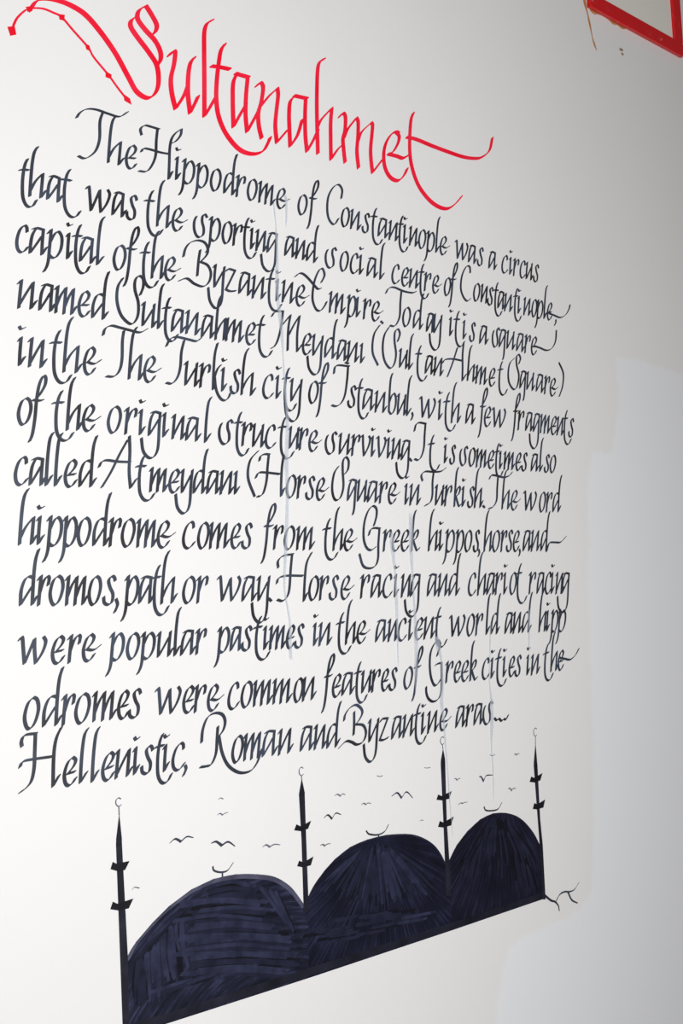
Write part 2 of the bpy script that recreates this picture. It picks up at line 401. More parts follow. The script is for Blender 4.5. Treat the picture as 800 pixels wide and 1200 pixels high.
# ------------------------------------------------------------------ the black handwriting
# letter skeletons on a unit x-height: (strokes); 'E' = final e with a long arm, 'S' = s with an open starting bowl, 'I' = undotted i
GLYPHS = {
    'a': [[(0.06,0.93),(0.2,0.98),(0.42,0.95)],[(0.18,0.98),(0.06,0.72),(0.01,0.4),(0.0,0.03)],[(0.0,0.03),(0.2,0.38),(0.38,0.72)],[(0.42,0.96),(0.4,0.5),(0.4,0.03)],[(0.4,0.03),(0.56,0.33)]],
    'b': [[(0.12,1.9),(0.03,1.6),(0.0,0.9),(0.0,0.12)],[(0.0,0.5),(0.14,0.85),(0.28,0.98),(0.4,0.8),(0.4,0.42),(0.28,0.1),(0.14,0),(0.0,0.12)]],
    'c': [[(0.38,0.78),(0.36,0.95),(0.26,1.0),(0.1,0.8),(0.01,0.42),(0.05,0.12),(0.18,0),(0.32,0.08),(0.43,0.24)]],
    'd': [[(0.42,0.93),(0.26,0.98),(0.12,0.86),(0.02,0.5),(0.02,0.03)],[(0.02,0.03),(0.2,0.35),(0.38,0.66)],[(0.54,1.9),(0.45,1.55),(0.41,0.95),(0.4,0.03)],[(0.4,0.03),(0.56,0.33)]],
    'e': [[(0.27,0.99),(0.12,0.83),(0.02,0.45),(0.06,0.12),(0.18,0),(0.3,0.08),(0.4,0.25)],[(0.27,0.99),(0.37,0.88),(0.32,0.68),(0.14,0.45)],[(0.12,0.43),(0.36,0.47)]],
    'E': [[(0.27,0.99),(0.12,0.83),(0.02,0.45),(0.06,0.12),(0.18,0),(0.3,0.08),(0.4,0.25)],[(0.27,0.99),(0.37,0.88),(0.32,0.68),(0.14,0.45)],[(0.12,0.45),(0.3,0.4),(0.44,0.43),(0.6,0.56)]],
    'f': [[(-0.2,-0.58),(-0.1,-0.3),(-0.03,0.3),(0.0,0.95),(0.08,1.55),(0.22,1.88),(0.32,1.82),(0.3,1.55),(0.14,1.22),(0.02,1.05)],[(-0.14,0.95),(0.1,0.95),(0.24,0.99)]],
    'g': [[(0.06,0.93),(0.2,0.98),(0.42,0.95)],[(0.18,0.98),(0.06,0.72),(0.01,0.4),(0.0,0.03)],[(0.0,0.03),(0.2,0.38),(0.38,0.72)],[(0.42,0.96),(0.4,0.4),(0.4,-0.25),(0.35,-0.6),(0.2,-0.83),(0.0,-0.84),(-0.21,-0.6),(-0.3,-0.12)]],
    'h': [[(0.2,1.95),(0.09,1.72),(0.03,1.3),(0.0,0.6),(-0.01,0.0)],[(0.0,0.2),(0.18,0.62),(0.44,0.97)],[(0.44,0.97),(0.42,0.5),(0.4,0.03)],[(0.4,0.03),(0.58,0.35)]],
    'i': [[(-0.06,0.86),(0.02,0.99)],[(0.02,0.99),(0.0,0.5),(0.0,0.03)],[(0.0,0.03),(0.16,0.33)],[(-0.06,1.36),(0.0,1.27),(0.12,1.33)]],
    'I': [[(-0.06,0.86),(0.02,0.99)],[(0.02,0.99),(0.0,0.5),(0.0,0.03)],[(0.0,0.03),(0.16,0.33)]],
    'k': [[(0.14,1.9),(0.04,1.6),(0.0,0.8),(-0.01,0.0)],[(0.0,0.5),(0.16,0.88),(0.28,0.98),(0.34,0.85),(0.24,0.6),(0.04,0.48)],[(0.06,0.5),(0.2,0.2),(0.32,0.02),(0.46,0.14)]],
    'l': [[(0.17,1.92),(0.07,1.7),(0.02,1.2),(0.0,0.6),(0.0,0.03)],[(0.0,0.03),(0.2,0.38)]],
    'm': [[(-0.06,0.86),(0.03,1.0)],[(0.03,1.0),(0.0,0.5),(-0.01,0.0)],[(0.0,0.25),(0.14,0.65),(0.33,0.98)],[(0.33,0.98),(0.31,0.5),(0.29,0.0)],[(0.31,0.25),(0.45,0.65),(0.62,0.98)],[(0.62,0.98),(0.6,0.5),(0.58,0.03)],[(0.58,0.03),(0.76,0.35)]],
    'n': [[(-0.07,0.86),(0.03,1.0)],[(0.03,1.0),(0.0,0.5),(-0.02,0.0)],[(0.0,0.12),(0.2,0.55),(0.42,0.98)],[(0.42,0.98),(0.4,0.5),(0.38,0.03)],[(0.38,0.03),(0.55,0.33)]],
    'o': [[(0.26,1.0),(0.1,0.83),(0.01,0.42),(0.07,0.1),(0.19,0),(0.34,0.2),(0.43,0.6),(0.38,0.9),(0.26,1.0)]],
    'p': [[(-0.07,0.86),(0.03,1.02)],[(0.03,1.02),(0.0,0.4),(-0.02,-0.1),(-0.07,-0.38),(-0.16,-0.58)],[(0.0,0.5),(0.14,0.85),(0.28,0.99),(0.41,0.78),(0.39,0.35),(0.24,0.03),(0.1,-0.02),(-0.02,0.08)]],
    'q': [[(0.06,0.93),(0.2,0.98),(0.42,0.95)],[(0.18,0.98),(0.06,0.72),(0.01,0.4),(0.0,0.03)],[(0.0,0.03),(0.2,0.38),(0.38,0.72)],[(0.42,0.96),(0.4,0.4),(0.38,-0.3),(0.32,-0.6)]],
    'r': [[(-0.07,0.86),(0.03,1.0)],[(0.03,1.0),(0.0,0.5),(-0.02,0.0)],[(0.0,0.4),(0.12,0.8),(0.25,0.98),(0.33,0.92),(0.3,0.68)]],
    's': [[(0.38,0.84),(0.34,0.97),(0.25,1.0),(0.16,0.85),(0.22,0.6),(0.32,0.38),(0.3,0.1),(0.18,0),(0.05,0.08),(0.02,0.28)]],
    'S': [[(0.03,0.84),(-0.05,0.6),(-0.04,0.28),(0.06,0.04),(0.2,-0.02),(0.36,0.14),(0.37,0.42),(0.29,0.68),(0.3,0.92),(0.4,1.03),(0.5,0.92)]],
    't': [[(0.16,1.4),(0.06,1.15),(0.0,0.7),(0.0,0.25),(0.04,-0.1),(0.15,-0.33),(0.3,-0.42),(0.47,-0.34),(0.6,-0.1)],[(-0.14,0.92),(0.05,0.97),(0.22,0.98)]],
    'u': [[(-0.06,0.86),(0.03,1.0)],[(0.03,1.0),(0.0,0.5),(0.0,0.03)],[(0.0,0.03),(0.2,0.4),(0.4,0.8)],[(0.44,1.0),(0.41,0.5),(0.4,0.03)],[(0.4,0.03),(0.56,0.33)]],
    'v': [[(-0.06,0.9),(0.03,0.99),(0.06,0.6),(0.13,0.03)],[(0.13,0.03),(0.34,0.45),(0.43,0.82),(0.36,0.99)]],
    'w': [[(-0.04,0.88),(0.05,0.98),(0.1,0.6),(0.16,0.04)],[(0.16,0.04),(0.32,0.5),(0.46,0.92)],[(0.46,0.92),(0.48,0.5),(0.53,0.04)],[(0.53,0.04),(0.74,0.42),(0.84,0.8),(0.76,0.99)]],
    'y': [[(-0.06,0.86),(0.03,1.0)],[(0.03,1.0),(0.0,0.5),(0.02,0.03)],[(0.02,0.03),(0.2,0.4),(0.4,0.8)],[(0.45,1.0),(0.41,0.4),(0.4,-0.3),(0.34,-0.64),(0.2,-0.83),(0.02,-0.82),(-0.18,-0.56),(-0.27,-0.06)]],
    'z': [[(0.02,0.85),(0.1,0.96),(0.38,0.96)],[(0.38,0.96),(0.2,0.5),(0.02,0.05)],[(0.02,0.05),(0.2,0.02),(0.44,0.1)]],
}
LINES = [
 ('line of black handwriting directly below the red title, starting The Hippodrome',[
  ([('h',1398.3,2482.3,59.2,-1.0,4.2,50.7),('e',1437.7,2481.4,61.1,1.1,4.3,50.6)],[[(1328,2554),(1336,2566),(1351,2577),(1373,2582),(1402,2581),(1427,2582),(1447,2597)],[(1389,2582),(1381,2560),(1379,2525),(1370,2500),(1355,2484),(1342,2477),(1330,2479)]]),
  ([('i',1562.0,2484.2,55.0,-0.7,4.7,50.3),('p',1581.0,2483.9,60.5,-0.8,4.7,50.1),('p',1616.8,2483.4,58.5,-0.3,4.8,49.8),('o',1650.5,2483.0,59.4,0.7,4.9,49.5),('d',1686.5,2483.3,57.3,1.0,4.9,49.2),('r',1722.7,2484.0,60.0,1.1,5.0,48.9),('o',1751.1,2484.5,57.5,0.1,5.1,48.6),('m',1785.5,2485.0,56.8,-1.0,5.2,48.4),('E',1834.6,2484.2,58.9,-1.1,5.3,48.2)],[[(1479,2558),(1477,2570),(1488,2580),(1504,2581),(1523,2581)],[(1519,2581),(1515,2555),(1512,2523),(1501,2499),(1488,2485),(1470,2482)],[(1477,2523),(1483,2531),(1497,2533),(1524,2533),(1545,2535)],[(1580,2596),(1564,2583),(1553,2567),(1548,2545),(1546,2518),(1543,2482)],[(1543,2482),(1553,2500)],[(1580,2596),(1577,2582),(1564,2566),(1551,2558)]]),
  ([('o',1897.9,2483.0,58.6,-0.4,5.4,47.9),('f',1938.8,2482.7,52.8,-0.3,5.5,47.8)],[]),
  ([('o',2032.7,2482.3,55.1,-0.6,5.8,47.5),('n',2065.2,2482.0,54.6,-0.7,5.9,47.7),('s',2100.3,2481.6,58.4,-0.7,6.0,47.9),('t',2136.0,2481.1,54.5,-0.6,6.2,48.2),('a',2155.5,2480.9,58.4,-0.5,6.3,48.4),('n',2194.4,2480.4,53.5,-0.2,6.4,48.7),('t',2228.0,2480.3,50.3,-0.2,6.6,48.9),('i',2244.6,2480.3,57.0,-0.2,6.6,49.0),('n',2265.9,2480.2,51.3,-0.3,6.7,49.2),('o',2296.8,2480.1,55.5,-0.7,6.8,49.4),('p',2329.6,2479.8,55.5,-0.8,7.0,49.7),('l',2361.3,2479.3,49.4,-0.7,7.1,49.6),('E',2375.7,2479.1,57.6,-0.9,7.1,49.5)],[[(2037,2548),(2041,2569),(2030,2579),(2012,2568),(1995,2542),(1990,2510),(1995,2489),(2010,2481),(2025,2498)]]),
  ([('w',2434.3,2478.2,55.0,-1.0,7.3,49.4),('a',2486.8,2477.2,53.6,-1.0,7.4,49.2),('s',2520.7,2476.6,55.7,-1.1,7.5,49.1)],[]),
  ([('a',2568.3,2475.7,54.3,-1.1,7.6,49.0)],[]),
  ([('c',2621.2,2474.6,54.9,-0.4,7.7,48.8),('i',2655.4,2474.3,49.6,-0.3,7.8,48.7),('r',2672.7,2474.2,54.6,-0.3,7.9,48.7),('c',2698.4,2474.1,50.7,-0.3,7.9,48.6),('u',2726.2,2473.9,50.3,-0.3,8.0,48.5),('s',2757.2,2473.8,53.9,-0.3,8.1,48.5)],[]),
 ]),
 ('second line of black handwriting from the top, starting that was the sporting',[
  ([('t',1206.8,2376.6,50.1,1.6,3.5,49.9),('h',1223.2,2377.1,56.3,1.5,3.6,50.1),('a',1260.0,2378.3,56.1,-1.8,3.7,50.2),('t',1295.3,2377.7,59.6,-2.9,3.8,50.2)],[]),
  ([('w',1345.1,2374.8,60.3,3.4,4.0,50.2),('a',1404.4,2378.1,53.7,-0.1,4.2,50.3),('s',1435.7,2378.1,61.2,-0.1,4.3,50.4)],[]),
  ([('t',1486.7,2378.0,61.4,-0.6,4.5,50.4),('h',1511.2,2378.0,56.8,-0.8,4.5,50.4),('E',1547.1,2377.4,59.7,-0.9,4.7,50.4)],[]),
  ([('S',1605.2,2376.5,59.3,-0.9,4.8,49.8),('p',1645.8,2375.9,56.3,-0.4,4.9,49.4),('o',1677.0,2375.4,55.6,0.1,4.9,49.1),('r',1708.8,2375.5,60.1,0.1,5.0,48.7),('t',1737.0,2375.5,54.5,1.0,5.0,48.4),('i',1756.0,2375.6,50.9,1.6,5.1,48.2),('n',1772.2,2375.6,51.5,2.4,5.1,48.1),('g',1802.6,2377.0,59.0,2.4,5.2,47.8)],[]),
  ([('a',1854.1,2379.4,54.2,-0.0,5.3,47.3),('n',1887.7,2379.4,50.7,-0.7,5.4,47.2),('d',1917.9,2379.3,57.5,-1.9,5.5,47.4)],[]),
  ([('S',1978.9,2377.4,58.8,-1.2,5.7,47.8),('o',2022.0,2376.0,56.2,0.8,5.9,48.1),('c',2055.0,2376.4,56.4,0.8,6.0,48.4),('i',2086.4,2376.9,59.6,-0.3,6.1,48.5),('a',2111.2,2377.2,59.2,-1.0,6.2,48.4),('l',2154.3,2376.4,58.5,-1.0,6.3,48.2)],[]),
  ([('c',2194.5,2375.7,57.6,-0.6,6.4,48.0),('e',2228.0,2375.1,57.1,0.1,6.5,47.9),('n',2258.3,2375.2,55.4,0.0,6.5,47.7),('t',2295.2,2375.2,50.1,0.1,6.6,47.5),('r',2312.3,2375.2,56.1,0.5,6.7,47.4),('E',2339.8,2375.2,53.5,1.1,6.7,47.3)],[]),
  ([('o',2383.7,2375.9,51.9,2.0,6.9,47.4),('f',2413.8,2377.1,47.4,1.8,7.0,47.6)],[]),
  ([('o',2497.3,2380.2,53.6,-0.7,7.3,48.1),('n',2529.8,2381.5,46.6,-4.5,7.4,48.2),('s',2552.9,2379.3,54.5,-5.4,7.5,48.3),('t',2584.1,2376.2,46.7,-3.9,7.6,48.5),('a',2596.3,2375.0,49.1,-2.4,7.7,48.5),('n',2625.4,2372.2,55.2,1.1,7.8,48.7),('t',2666.1,2373.0,47.4,0.9,7.9,48.9),('i',2681.6,2373.3,55.3,1.1,8.0,49.0),('n',2707.5,2373.8,51.4,1.1,8.1,49.1),('o',2740.2,2374.4,47.9,1.3,8.2,49.3),('p',2765.7,2375.1,52.4,1.4,8.3,49.4),('l',2795.4,2375.9,47.4,1.3,8.4,49.6),('e',2808.9,2376.3,50.2,1.3,8.5,49.7)],[[(2491,2451),(2490,2466),(2477,2465),(2458,2439),(2450,2405),(2458,2384),(2472,2375),(2486,2383)],[(2819,2395),(2843,2393),(2872,2391),(2898,2403),(2915,2421),(2921,2434)],[(2850,2382),(2849,2374),(2842,2365)]]),
 ]),
 ('third line of black handwriting, starting capital of the Byzantine Empire',[
  ([('c',1192.1,2266.9,54.3,2.7,3.6,51.5),('a',1220.6,2268.3,61.3,3.0,3.8,52.0),('p',1260.9,2270.2,61.6,2.0,3.9,51.7),('i',1299.9,2272.2,52.8,0.2,4.0,51.5),('t',1317.1,2272.2,52.7,0.1,4.0,51.4),('a',1327.9,2272.3,59.6,-0.2,4.1,51.3),('l',1366.0,2272.4,61.9,-1.1,4.2,51.1)],[]),
  ([('o',1402.4,2271.9,61.1,-1.9,4.3,50.9),('f',1439.7,2270.9,54.2,-1.9,4.4,50.6)],[]),
  ([('t',1472.6,2269.7,59.1,1.6,4.4,50.4),('h',1494.1,2269.0,52.7,2.9,4.5,50.2),('E',1524.5,2270.9,61.6,2.4,4.6,50.0)],[]),
  ([('y',1651.0,2275.4,55.9,-2.0,5.0,50.2),('z',1681.1,2274.3,62.3,-3.5,5.1,50.3),('a',1718.6,2272.9,60.2,-1.9,5.2,50.4),('n',1756.8,2269.7,62.6,3.6,5.3,50.2),('t',1800.9,2272.3,60.8,1.8,5.4,50.0),('i',1823.6,2273.6,54.8,0.1,5.5,49.9),('n',1842.3,2274.6,58.2,-1.4,5.5,49.8),('E',1879.9,2273.6,61.4,-0.5,5.6,49.5)],[[(1574,2327),(1580,2345),(1592,2359),(1612,2368),(1630,2367),(1638,2356),(1635,2342),(1617,2323)],[(1617,2324),(1636,2320),(1644,2305),(1638,2285),(1622,2273),(1600,2275),(1581,2283),(1561,2275)],[(1618,2349),(1613,2327),(1608,2293)]]),
  ([('m',1984.0,2273.1,60.7,0.6,5.9,48.9),('p',2041.6,2273.7,53.0,0.2,6.1,48.9),('i',2069.3,2273.8,60.5,0.3,6.1,48.9),('r',2093.8,2273.8,57.8,0.7,6.2,48.9),('E',2118.6,2273.9,60.1,1.3,6.3,48.9)],[[(1882,2338),(1894,2347),(1906,2348),(1922,2340),(1941,2326),(1950,2321),(1959,2324)],[(1961,2338),(1972,2356),(1967,2370),(1956,2365),(1942,2342),(1934,2316),(1932,2292),(1941,2274),(1954,2272),(1968,2285),(1975,2296)],[(2150,2277),(2157,2272)]]),
  ([('o',2224.7,2276.3,58.8,-1.7,6.6,48.8),('d',2262.4,2275.4,58.5,-1.9,6.7,48.9),('a',2310.8,2273.4,49.9,0.8,6.9,49.1),('y',2337.5,2273.8,58.3,0.9,7.0,49.2)],[[(2172,2347),(2182,2360),(2201,2366),(2235,2362),(2265,2363),(2279,2368)],[(2227,2361),(2221,2331),(2217,2300),(2206,2280),(2195,2271),(2181,2271)]]),
  ([('i',2397.5,2274.7,56.4,-1.3,7.2,49.4),('t',2418.6,2274.3,57.6,-1.9,7.3,49.5)],[]),
  ([('i',2449.0,2273.7,57.4,-2.7,7.4,49.6),('s',2472.2,2272.6,52.4,-1.9,7.5,49.7)],[]),
  ([('a',2513.4,2270.6,57.0,0.5,7.7,49.9)],[]),
  ([('S',2566.0,2271.1,49.0,0.5,7.9,50.1),('q',2592.4,2271.4,54.1,0.1,8.0,50.2),('u',2625.2,2271.7,57.2,-0.7,8.1,50.3),('a',2665.7,2271.2,56.2,-0.7,8.2,50.5),('r',2702.4,2270.8,56.6,-0.7,8.4,50.6),('e',2727.4,2270.5,56.1,-0.7,8.5,50.8)],[[(2744,2295),(2770,2293),(2798,2290),(2823,2299),(2842,2321),(2849,2352)]]),
 ]),
 ('fourth line of black handwriting, starting named Sultanahmet Meydani',[
  ([('n',1196.4,2163.5,61.9,2.2,3.8,52.6),('a',1238.1,2165.0,57.0,1.9,3.9,52.1),('m',1272.8,2166.2,57.1,1.2,3.9,51.6),('e',1320.2,2167.3,59.6,0.3,4.0,51.0),('d',1350.9,2167.4,61.6,0.4,4.1,50.6)],[]),
  ([('u',1467.9,2168.3,58.1,-1.1,4.3,49.1),('l',1504.9,2167.8,51.4,-0.2,4.4,48.7),('t',1521.6,2167.3,52.4,1.2,4.5,48.8),('a',1538.9,2166.8,58.5,0.2,4.5,48.8),('n',1576.4,2168.6,58.1,-2.6,4.7,48.9),('a',1614.5,2165.7,57.7,1.4,4.8,49.0),('h',1650.7,2166.2,52.3,2.0,4.9,49.1),('m',1679.0,2167.4,59.6,0.2,5.0,49.1),('e',1731.1,2167.7,61.6,-0.5,5.2,49.3),('t',1767.8,2167.4,61.6,-0.4,5.3,49.3)],[[(1424,2257),(1412,2238),(1409,2210),(1417,2184),(1434,2170),(1446,2171),(1457,2188),(1459,2214),(1452,2238),(1453,2257),(1462,2268),(1472,2264),(1472,2248),(1464,2230)]]),
  ([('e',1893.1,2166.6,61.0,-0.3,5.7,49.4),('y',1925.2,2166.4,60.8,-0.2,5.8,49.2),('d',1961.1,2166.3,60.7,0.2,5.9,48.9),('a',2001.0,2166.2,55.6,0.9,5.9,48.5),('n',2034.9,2166.7,60.2,1.5,6.0,48.2),('I',2076.4,2167.4,59.8,2.5,6.1,47.9)],[[(1808,2238),(1816,2248),(1828,2252),(1842,2254)],[(1841,2254),(1837,2234),(1832,2213),(1822,2187),(1812,2173),(1803,2168)],[(1835,2221),(1848,2234),(1863,2249)],[(1863,2249),(1855,2218),(1850,2169)],[(1855,2203),(1873,2230),(1890,2251)],[(1890,2251),(1881,2212),(1878,2170)],[(1878,2170),(1895,2189)]]),
  ([('u',2207.6,2172.9,52.4,-2.3,6.4,47.0),('l',2239.7,2171.5,56.7,-2.5,6.5,47.0),('t',2269.1,2170.2,56.5,-1.9,6.6,47.1),('a',2298.2,2168.9,53.4,-0.4,6.7,47.2),('n',2331.7,2168.3,55.7,0.6,6.8,47.2)],[[(2145,2266),(2124,2240),(2117,2199),(2133,2170)],[(2177,2266),(2160,2245),(2152,2214),(2156,2184),(2173,2168),(2188,2178),(2197,2204),(2194,2235),(2197,2257),(2208,2266),(2214,2255),(2205,2236)]]),
  ([('h',2457.0,2169.8,51.6,-4.2,7.2,47.5),('m',2490.1,2165.8,55.3,-0.8,7.3,47.8),('e',2541.1,2165.1,55.9,2.4,7.6,48.3),('t',2582.1,2166.6,56.3,3.3,7.8,48.8)],[[(2364,2203),(2375,2213),(2404,2218),(2440,2218)],[(2424,2249),(2403,2209),(2380,2171)],[(2450,2266),(2443,2235),(2440,2200),(2436,2167)],[(2436,2167),(2452,2185)]]),
  ([('q',2670.1,2171.8,51.6,-0.4,8.2,49.7),('u',2700.3,2171.6,56.8,-1.4,8.3,50.0),('a',2741.2,2171.2,56.8,-3.8,8.5,50.4),('r',2778.7,2168.7,52.7,-3.5,8.7,50.8),('E',2800.6,2167.2,57.2,-3.8,8.8,51.0)],[[(2653,2250),(2633,2234),(2624,2207),(2626,2182),(2643,2167),(2659,2177),(2669,2207),(2662,2234),(2664,2256),(2674,2263),(2680,2253),(2672,2238)],[(2852,2263),(2869,2235),(2862,2199),(2844,2169)]]),
 ]),
 ('fifth line of black handwriting, starting in the The Turkish city',[
  ([('i',1194.0,2056.8,60.3,1.8,3.8,53.6),('n',1215.7,2058.2,58.7,-0.8,3.9,53.7)],[]),
  ([('t',1264.5,2058.0,62.2,-0.6,4.1,54.0),('h',1287.2,2056.6,63.2,0.8,4.2,54.1),('E',1328.8,2057.4,60.6,1.3,4.4,54.3)],[]),
  ([('h',1432.5,2059.9,57.2,-2.0,4.7,53.5),('E',1466.1,2058.1,64.7,1.5,4.7,53.2)],[[(1375,2138),(1380,2151),(1394,2159),(1414,2158),(1438,2156),(1461,2155),(1478,2164)],[(1423,2153),(1419,2132),(1417,2098),(1411,2075),(1398,2061),(1380,2059)]]),
  ([('u',1568.3,2061.3,60.7,-0.5,4.8,50.1),('r',1607.3,2061.9,63.1,-3.1,4.9,50.5),('i',1662.8,2059.0,58.4,-0.9,5.2,51.0),('s',1683.2,2058.6,64.4,-1.0,5.3,51.2),('h',1715.4,2058.1,61.7,-1.0,5.4,51.5)],[[(1655,2159),(1647,2135),(1642,2099),(1639,2061)],[(1643,2085),(1652,2104),(1661,2114)],[(1644,2091),(1647,2062),(1657,2045),(1669,2041),(1679,2048),(1685,2059)],[(1524,2136),(1533,2151),(1549,2158),(1579,2157),(1600,2156),(1612,2164)],[(1569,2154),(1561,2129),(1557,2098),(1549,2076),(1535,2062),(1521,2062)]]),
  ([('c',1773.0,2057.2,65.6,0.6,5.6,52.0),('i',1812.4,2058.8,62.0,-1.2,5.7,51.7),('t',1835.1,2057.9,56.1,0.6,5.8,51.3),('y',1853.6,2057.1,64.3,2.6,5.8,51.0)],[]),
  ([('o',1906.1,2059.2,61.4,1.7,5.9,50.2),('f',1943.0,2060.3,53.9,1.3,6.0,50.1)],[]),
  ([('s',2026.3,2062.3,63.0,-2.4,6.3,50.3),('t',2060.5,2061.3,53.9,-2.6,6.4,50.4),('a',2076.4,2060.6,63.1,-1.9,6.5,50.5),('n',2118.4,2058.5,62.9,0.2,6.6,50.5),('b',2161.5,2058.8,54.9,-0.2,6.8,51.1),('u',2192.2,2058.7,55.2,-0.0,7.0,51.4),('l',2224.0,2058.5,63.4,0.6,7.1,51.8)],[[(1988,2134),(1993,2150),(2007,2155),(2038,2156)],[(2026,2164),(2036,2162)],[(2034,2154),(2029,2124),(2020,2089),(2007,2069),(1991,2060),(1977,2061)],[(2243,2069),(2245,2062),(2239,2051)]]),
  ([('w',2269.3,2058.9,63.5,0.2,7.3,52.4),('i',2339.0,2059.1,62.3,-2.3,7.6,52.5),('t',2362.6,2058.0,62.6,0.2,7.7,52.5),('h',2386.5,2056.8,56.0,2.4,7.8,52.5)],[]),
  ([('a',2441.2,2059.1,59.6,0.4,7.9,52.5)],[]),
  ([('f',2502.1,2059.4,52.0,-0.6,8.1,52.3),('e',2512.3,2059.2,60.8,-0.3,8.1,52.3),('w',2544.8,2058.9,60.6,0.8,8.2,52.1)],[]),
  ([('f',2637.2,2060.6,50.9,0.5,8.5,51.7),('r',2653.4,2061.0,59.4,0.1,8.5,51.7),('a',2684.3,2061.1,54.3,0.0,8.6,51.5),('g',2717.5,2061.1,53.9,-0.0,8.7,51.4),('m',2749.2,2061.1,54.3,-0.1,8.8,51.2),('e',2794.7,2061.1,56.1,-0.1,8.9,51.3),('n',2823.6,2061.0,51.5,-0.2,9.0,51.3),('t',2854.8,2060.9,54.5,-0.2,9.1,51.4),('s',2874.5,2060.9,54.9,-0.2,9.2,51.4)],[]),
 ]),
 ('sixth line of black handwriting, starting of the original structure surviving',[
  ([('o',1188.2,1950.6,59.0,-1.1,3.6,49.8),('f',1224.1,1949.9,53.6,-1.0,3.7,50.2)],[]),
  ([('t',1266.2,1949.1,61.8,0.6,3.9,50.7),('h',1291.1,1948.6,54.3,1.6,4.0,51.0),('E',1323.4,1949.6,61.4,1.6,4.1,51.3)],[]),
  ([('o',1379.1,1951.0,64.6,0.9,4.4,52.0),('r',1421.5,1951.7,64.4,0.4,4.5,51.5),('i',1453.8,1952.0,59.2,-0.0,4.5,50.7),('g',1474.9,1952.1,58.4,-0.9,4.5,50.2),('i',1509.8,1952.1,61.6,-2.5,4.6,49.4),('n',1533.2,1951.1,54.3,-1.7,4.6,49.0),('a',1565.9,1949.7,61.8,0.1,4.7,49.1),('l',1613.5,1949.0,60.6,2.5,4.9,49.2)],[]),
  ([('S',1652.3,1951.2,62.2,-0.9,5.0,49.3),('t',1695.9,1950.9,53.5,-1.2,5.2,49.5),('r',1713.1,1950.4,62.8,-0.3,5.2,49.5),('u',1741.0,1949.6,56.6,1.3,5.3,49.6),('c',1774.8,1950.0,63.2,3.2,5.4,49.7),('t',1818.4,1952.0,62.4,1.3,5.5,49.2),('u',1843.7,1953.5,53.9,-0.5,5.6,48.7),('r',1874.8,1953.5,58.7,-1.4,5.6,48.2),('E',1900.1,1952.9,59.7,-1.5,5.6,47.8)],[]),
  ([('S',1953.6,1951.6,59.3,-0.1,5.8,47.9),('u',1994.5,1951.5,61.0,0.6,6.0,48.2),('r',2035.0,1951.6,61.4,1.3,6.1,48.5),('v',2063.8,1952.2,61.0,0.7,6.2,48.8),('i',2097.3,1952.9,53.2,-0.1,6.4,49.0),('v',2114.9,1952.9,61.5,-0.4,6.5,49.2),('i',2150.6,1952.8,52.5,-1.0,6.6,49.5),('n',2167.2,1952.8,52.6,-0.7,6.7,49.6),('g',2197.8,1951.7,59.3,1.1,6.7,49.1)],[[(2226,1958),(2233,1952)]]),
  ([('t',2298.1,1953.5,57.5,1.0,6.8,47.4)],[[(2248,2025),(2255,2041),(2268,2047),(2291,2046)],[(2289,2044),(2284,2018),(2279,1987),(2268,1965),(2256,1956),(2244,1958)]]),
  ([('i',2352.0,1954.5,51.5,0.1,6.8,46.5),('s',2370.3,1954.5,50.5,0.1,6.9,46.5)],[]),
  ([('S',2411.3,1954.6,49.8,-1.5,7.0,46.6),('o',2443.1,1953.8,52.1,-1.1,7.1,46.7),('m',2473.7,1952.6,52.2,0.1,7.2,46.8),('e',2518.3,1952.7,54.8,0.2,7.4,46.9),('t',2550.0,1952.7,47.3,0.6,7.5,47.0),('i',2565.6,1952.8,52.4,1.0,7.5,47.0),('m',2584.8,1953.1,53.5,1.0,7.6,47.1),('e',2631.8,1954.0,49.9,1.0,7.8,47.2),('s',2656.1,1954.5,54.7,1.2,7.8,47.3)],[]),
  ([('a',2698.1,1955.4,54.7,1.2,8.0,47.4),('l',2735.2,1956.2,50.2,0.9,8.1,47.5),('s',2754.0,1956.6,53.4,1.0,8.2,47.5),('o',2779.6,1957.1,54.6,1.0,8.3,47.6)],[]),
 ]),
 ('seventh line of black handwriting, starting called Atmeydani',[
  ([('c',1179.8,1841.0,56.7,1.0,3.6,50.6),('a',1210.7,1841.6,55.5,1.0,3.8,51.1),('l',1243.5,1842.2,54.4,1.2,3.9,51.2),('l',1262.6,1842.5,54.3,1.5,3.9,51.2),('e',1281.5,1842.8,61.6,2.0,4.0,51.2),('d',1313.4,1843.9,62.1,1.8,4.1,51.3)],[]),
  ([('t',1447.5,1845.9,60.0,-2.4,4.2,47.7),('m',1475.1,1843.5,53.4,0.1,4.3,46.9),('e',1518.6,1843.6,59.4,0.9,4.4,47.2),('y',1550.0,1843.9,54.3,0.9,4.5,47.5),('d',1579.3,1844.4,56.8,1.3,4.7,47.8),('a',1614.5,1845.1,57.6,2.0,4.8,48.1),('n',1650.4,1846.3,57.4,1.3,4.9,48.4),('I',1687.1,1847.6,62.1,0.1,5.1,48.6)],[[(1358,1884),(1364,1894),(1376,1898),(1400,1897),(1429,1898)],[(1425,1941),(1405,1911),(1385,1877),(1363,1846)],[(1429,1948),(1429,1917),(1426,1880),(1428,1848)],[(1428,1848),(1442,1866)]]),
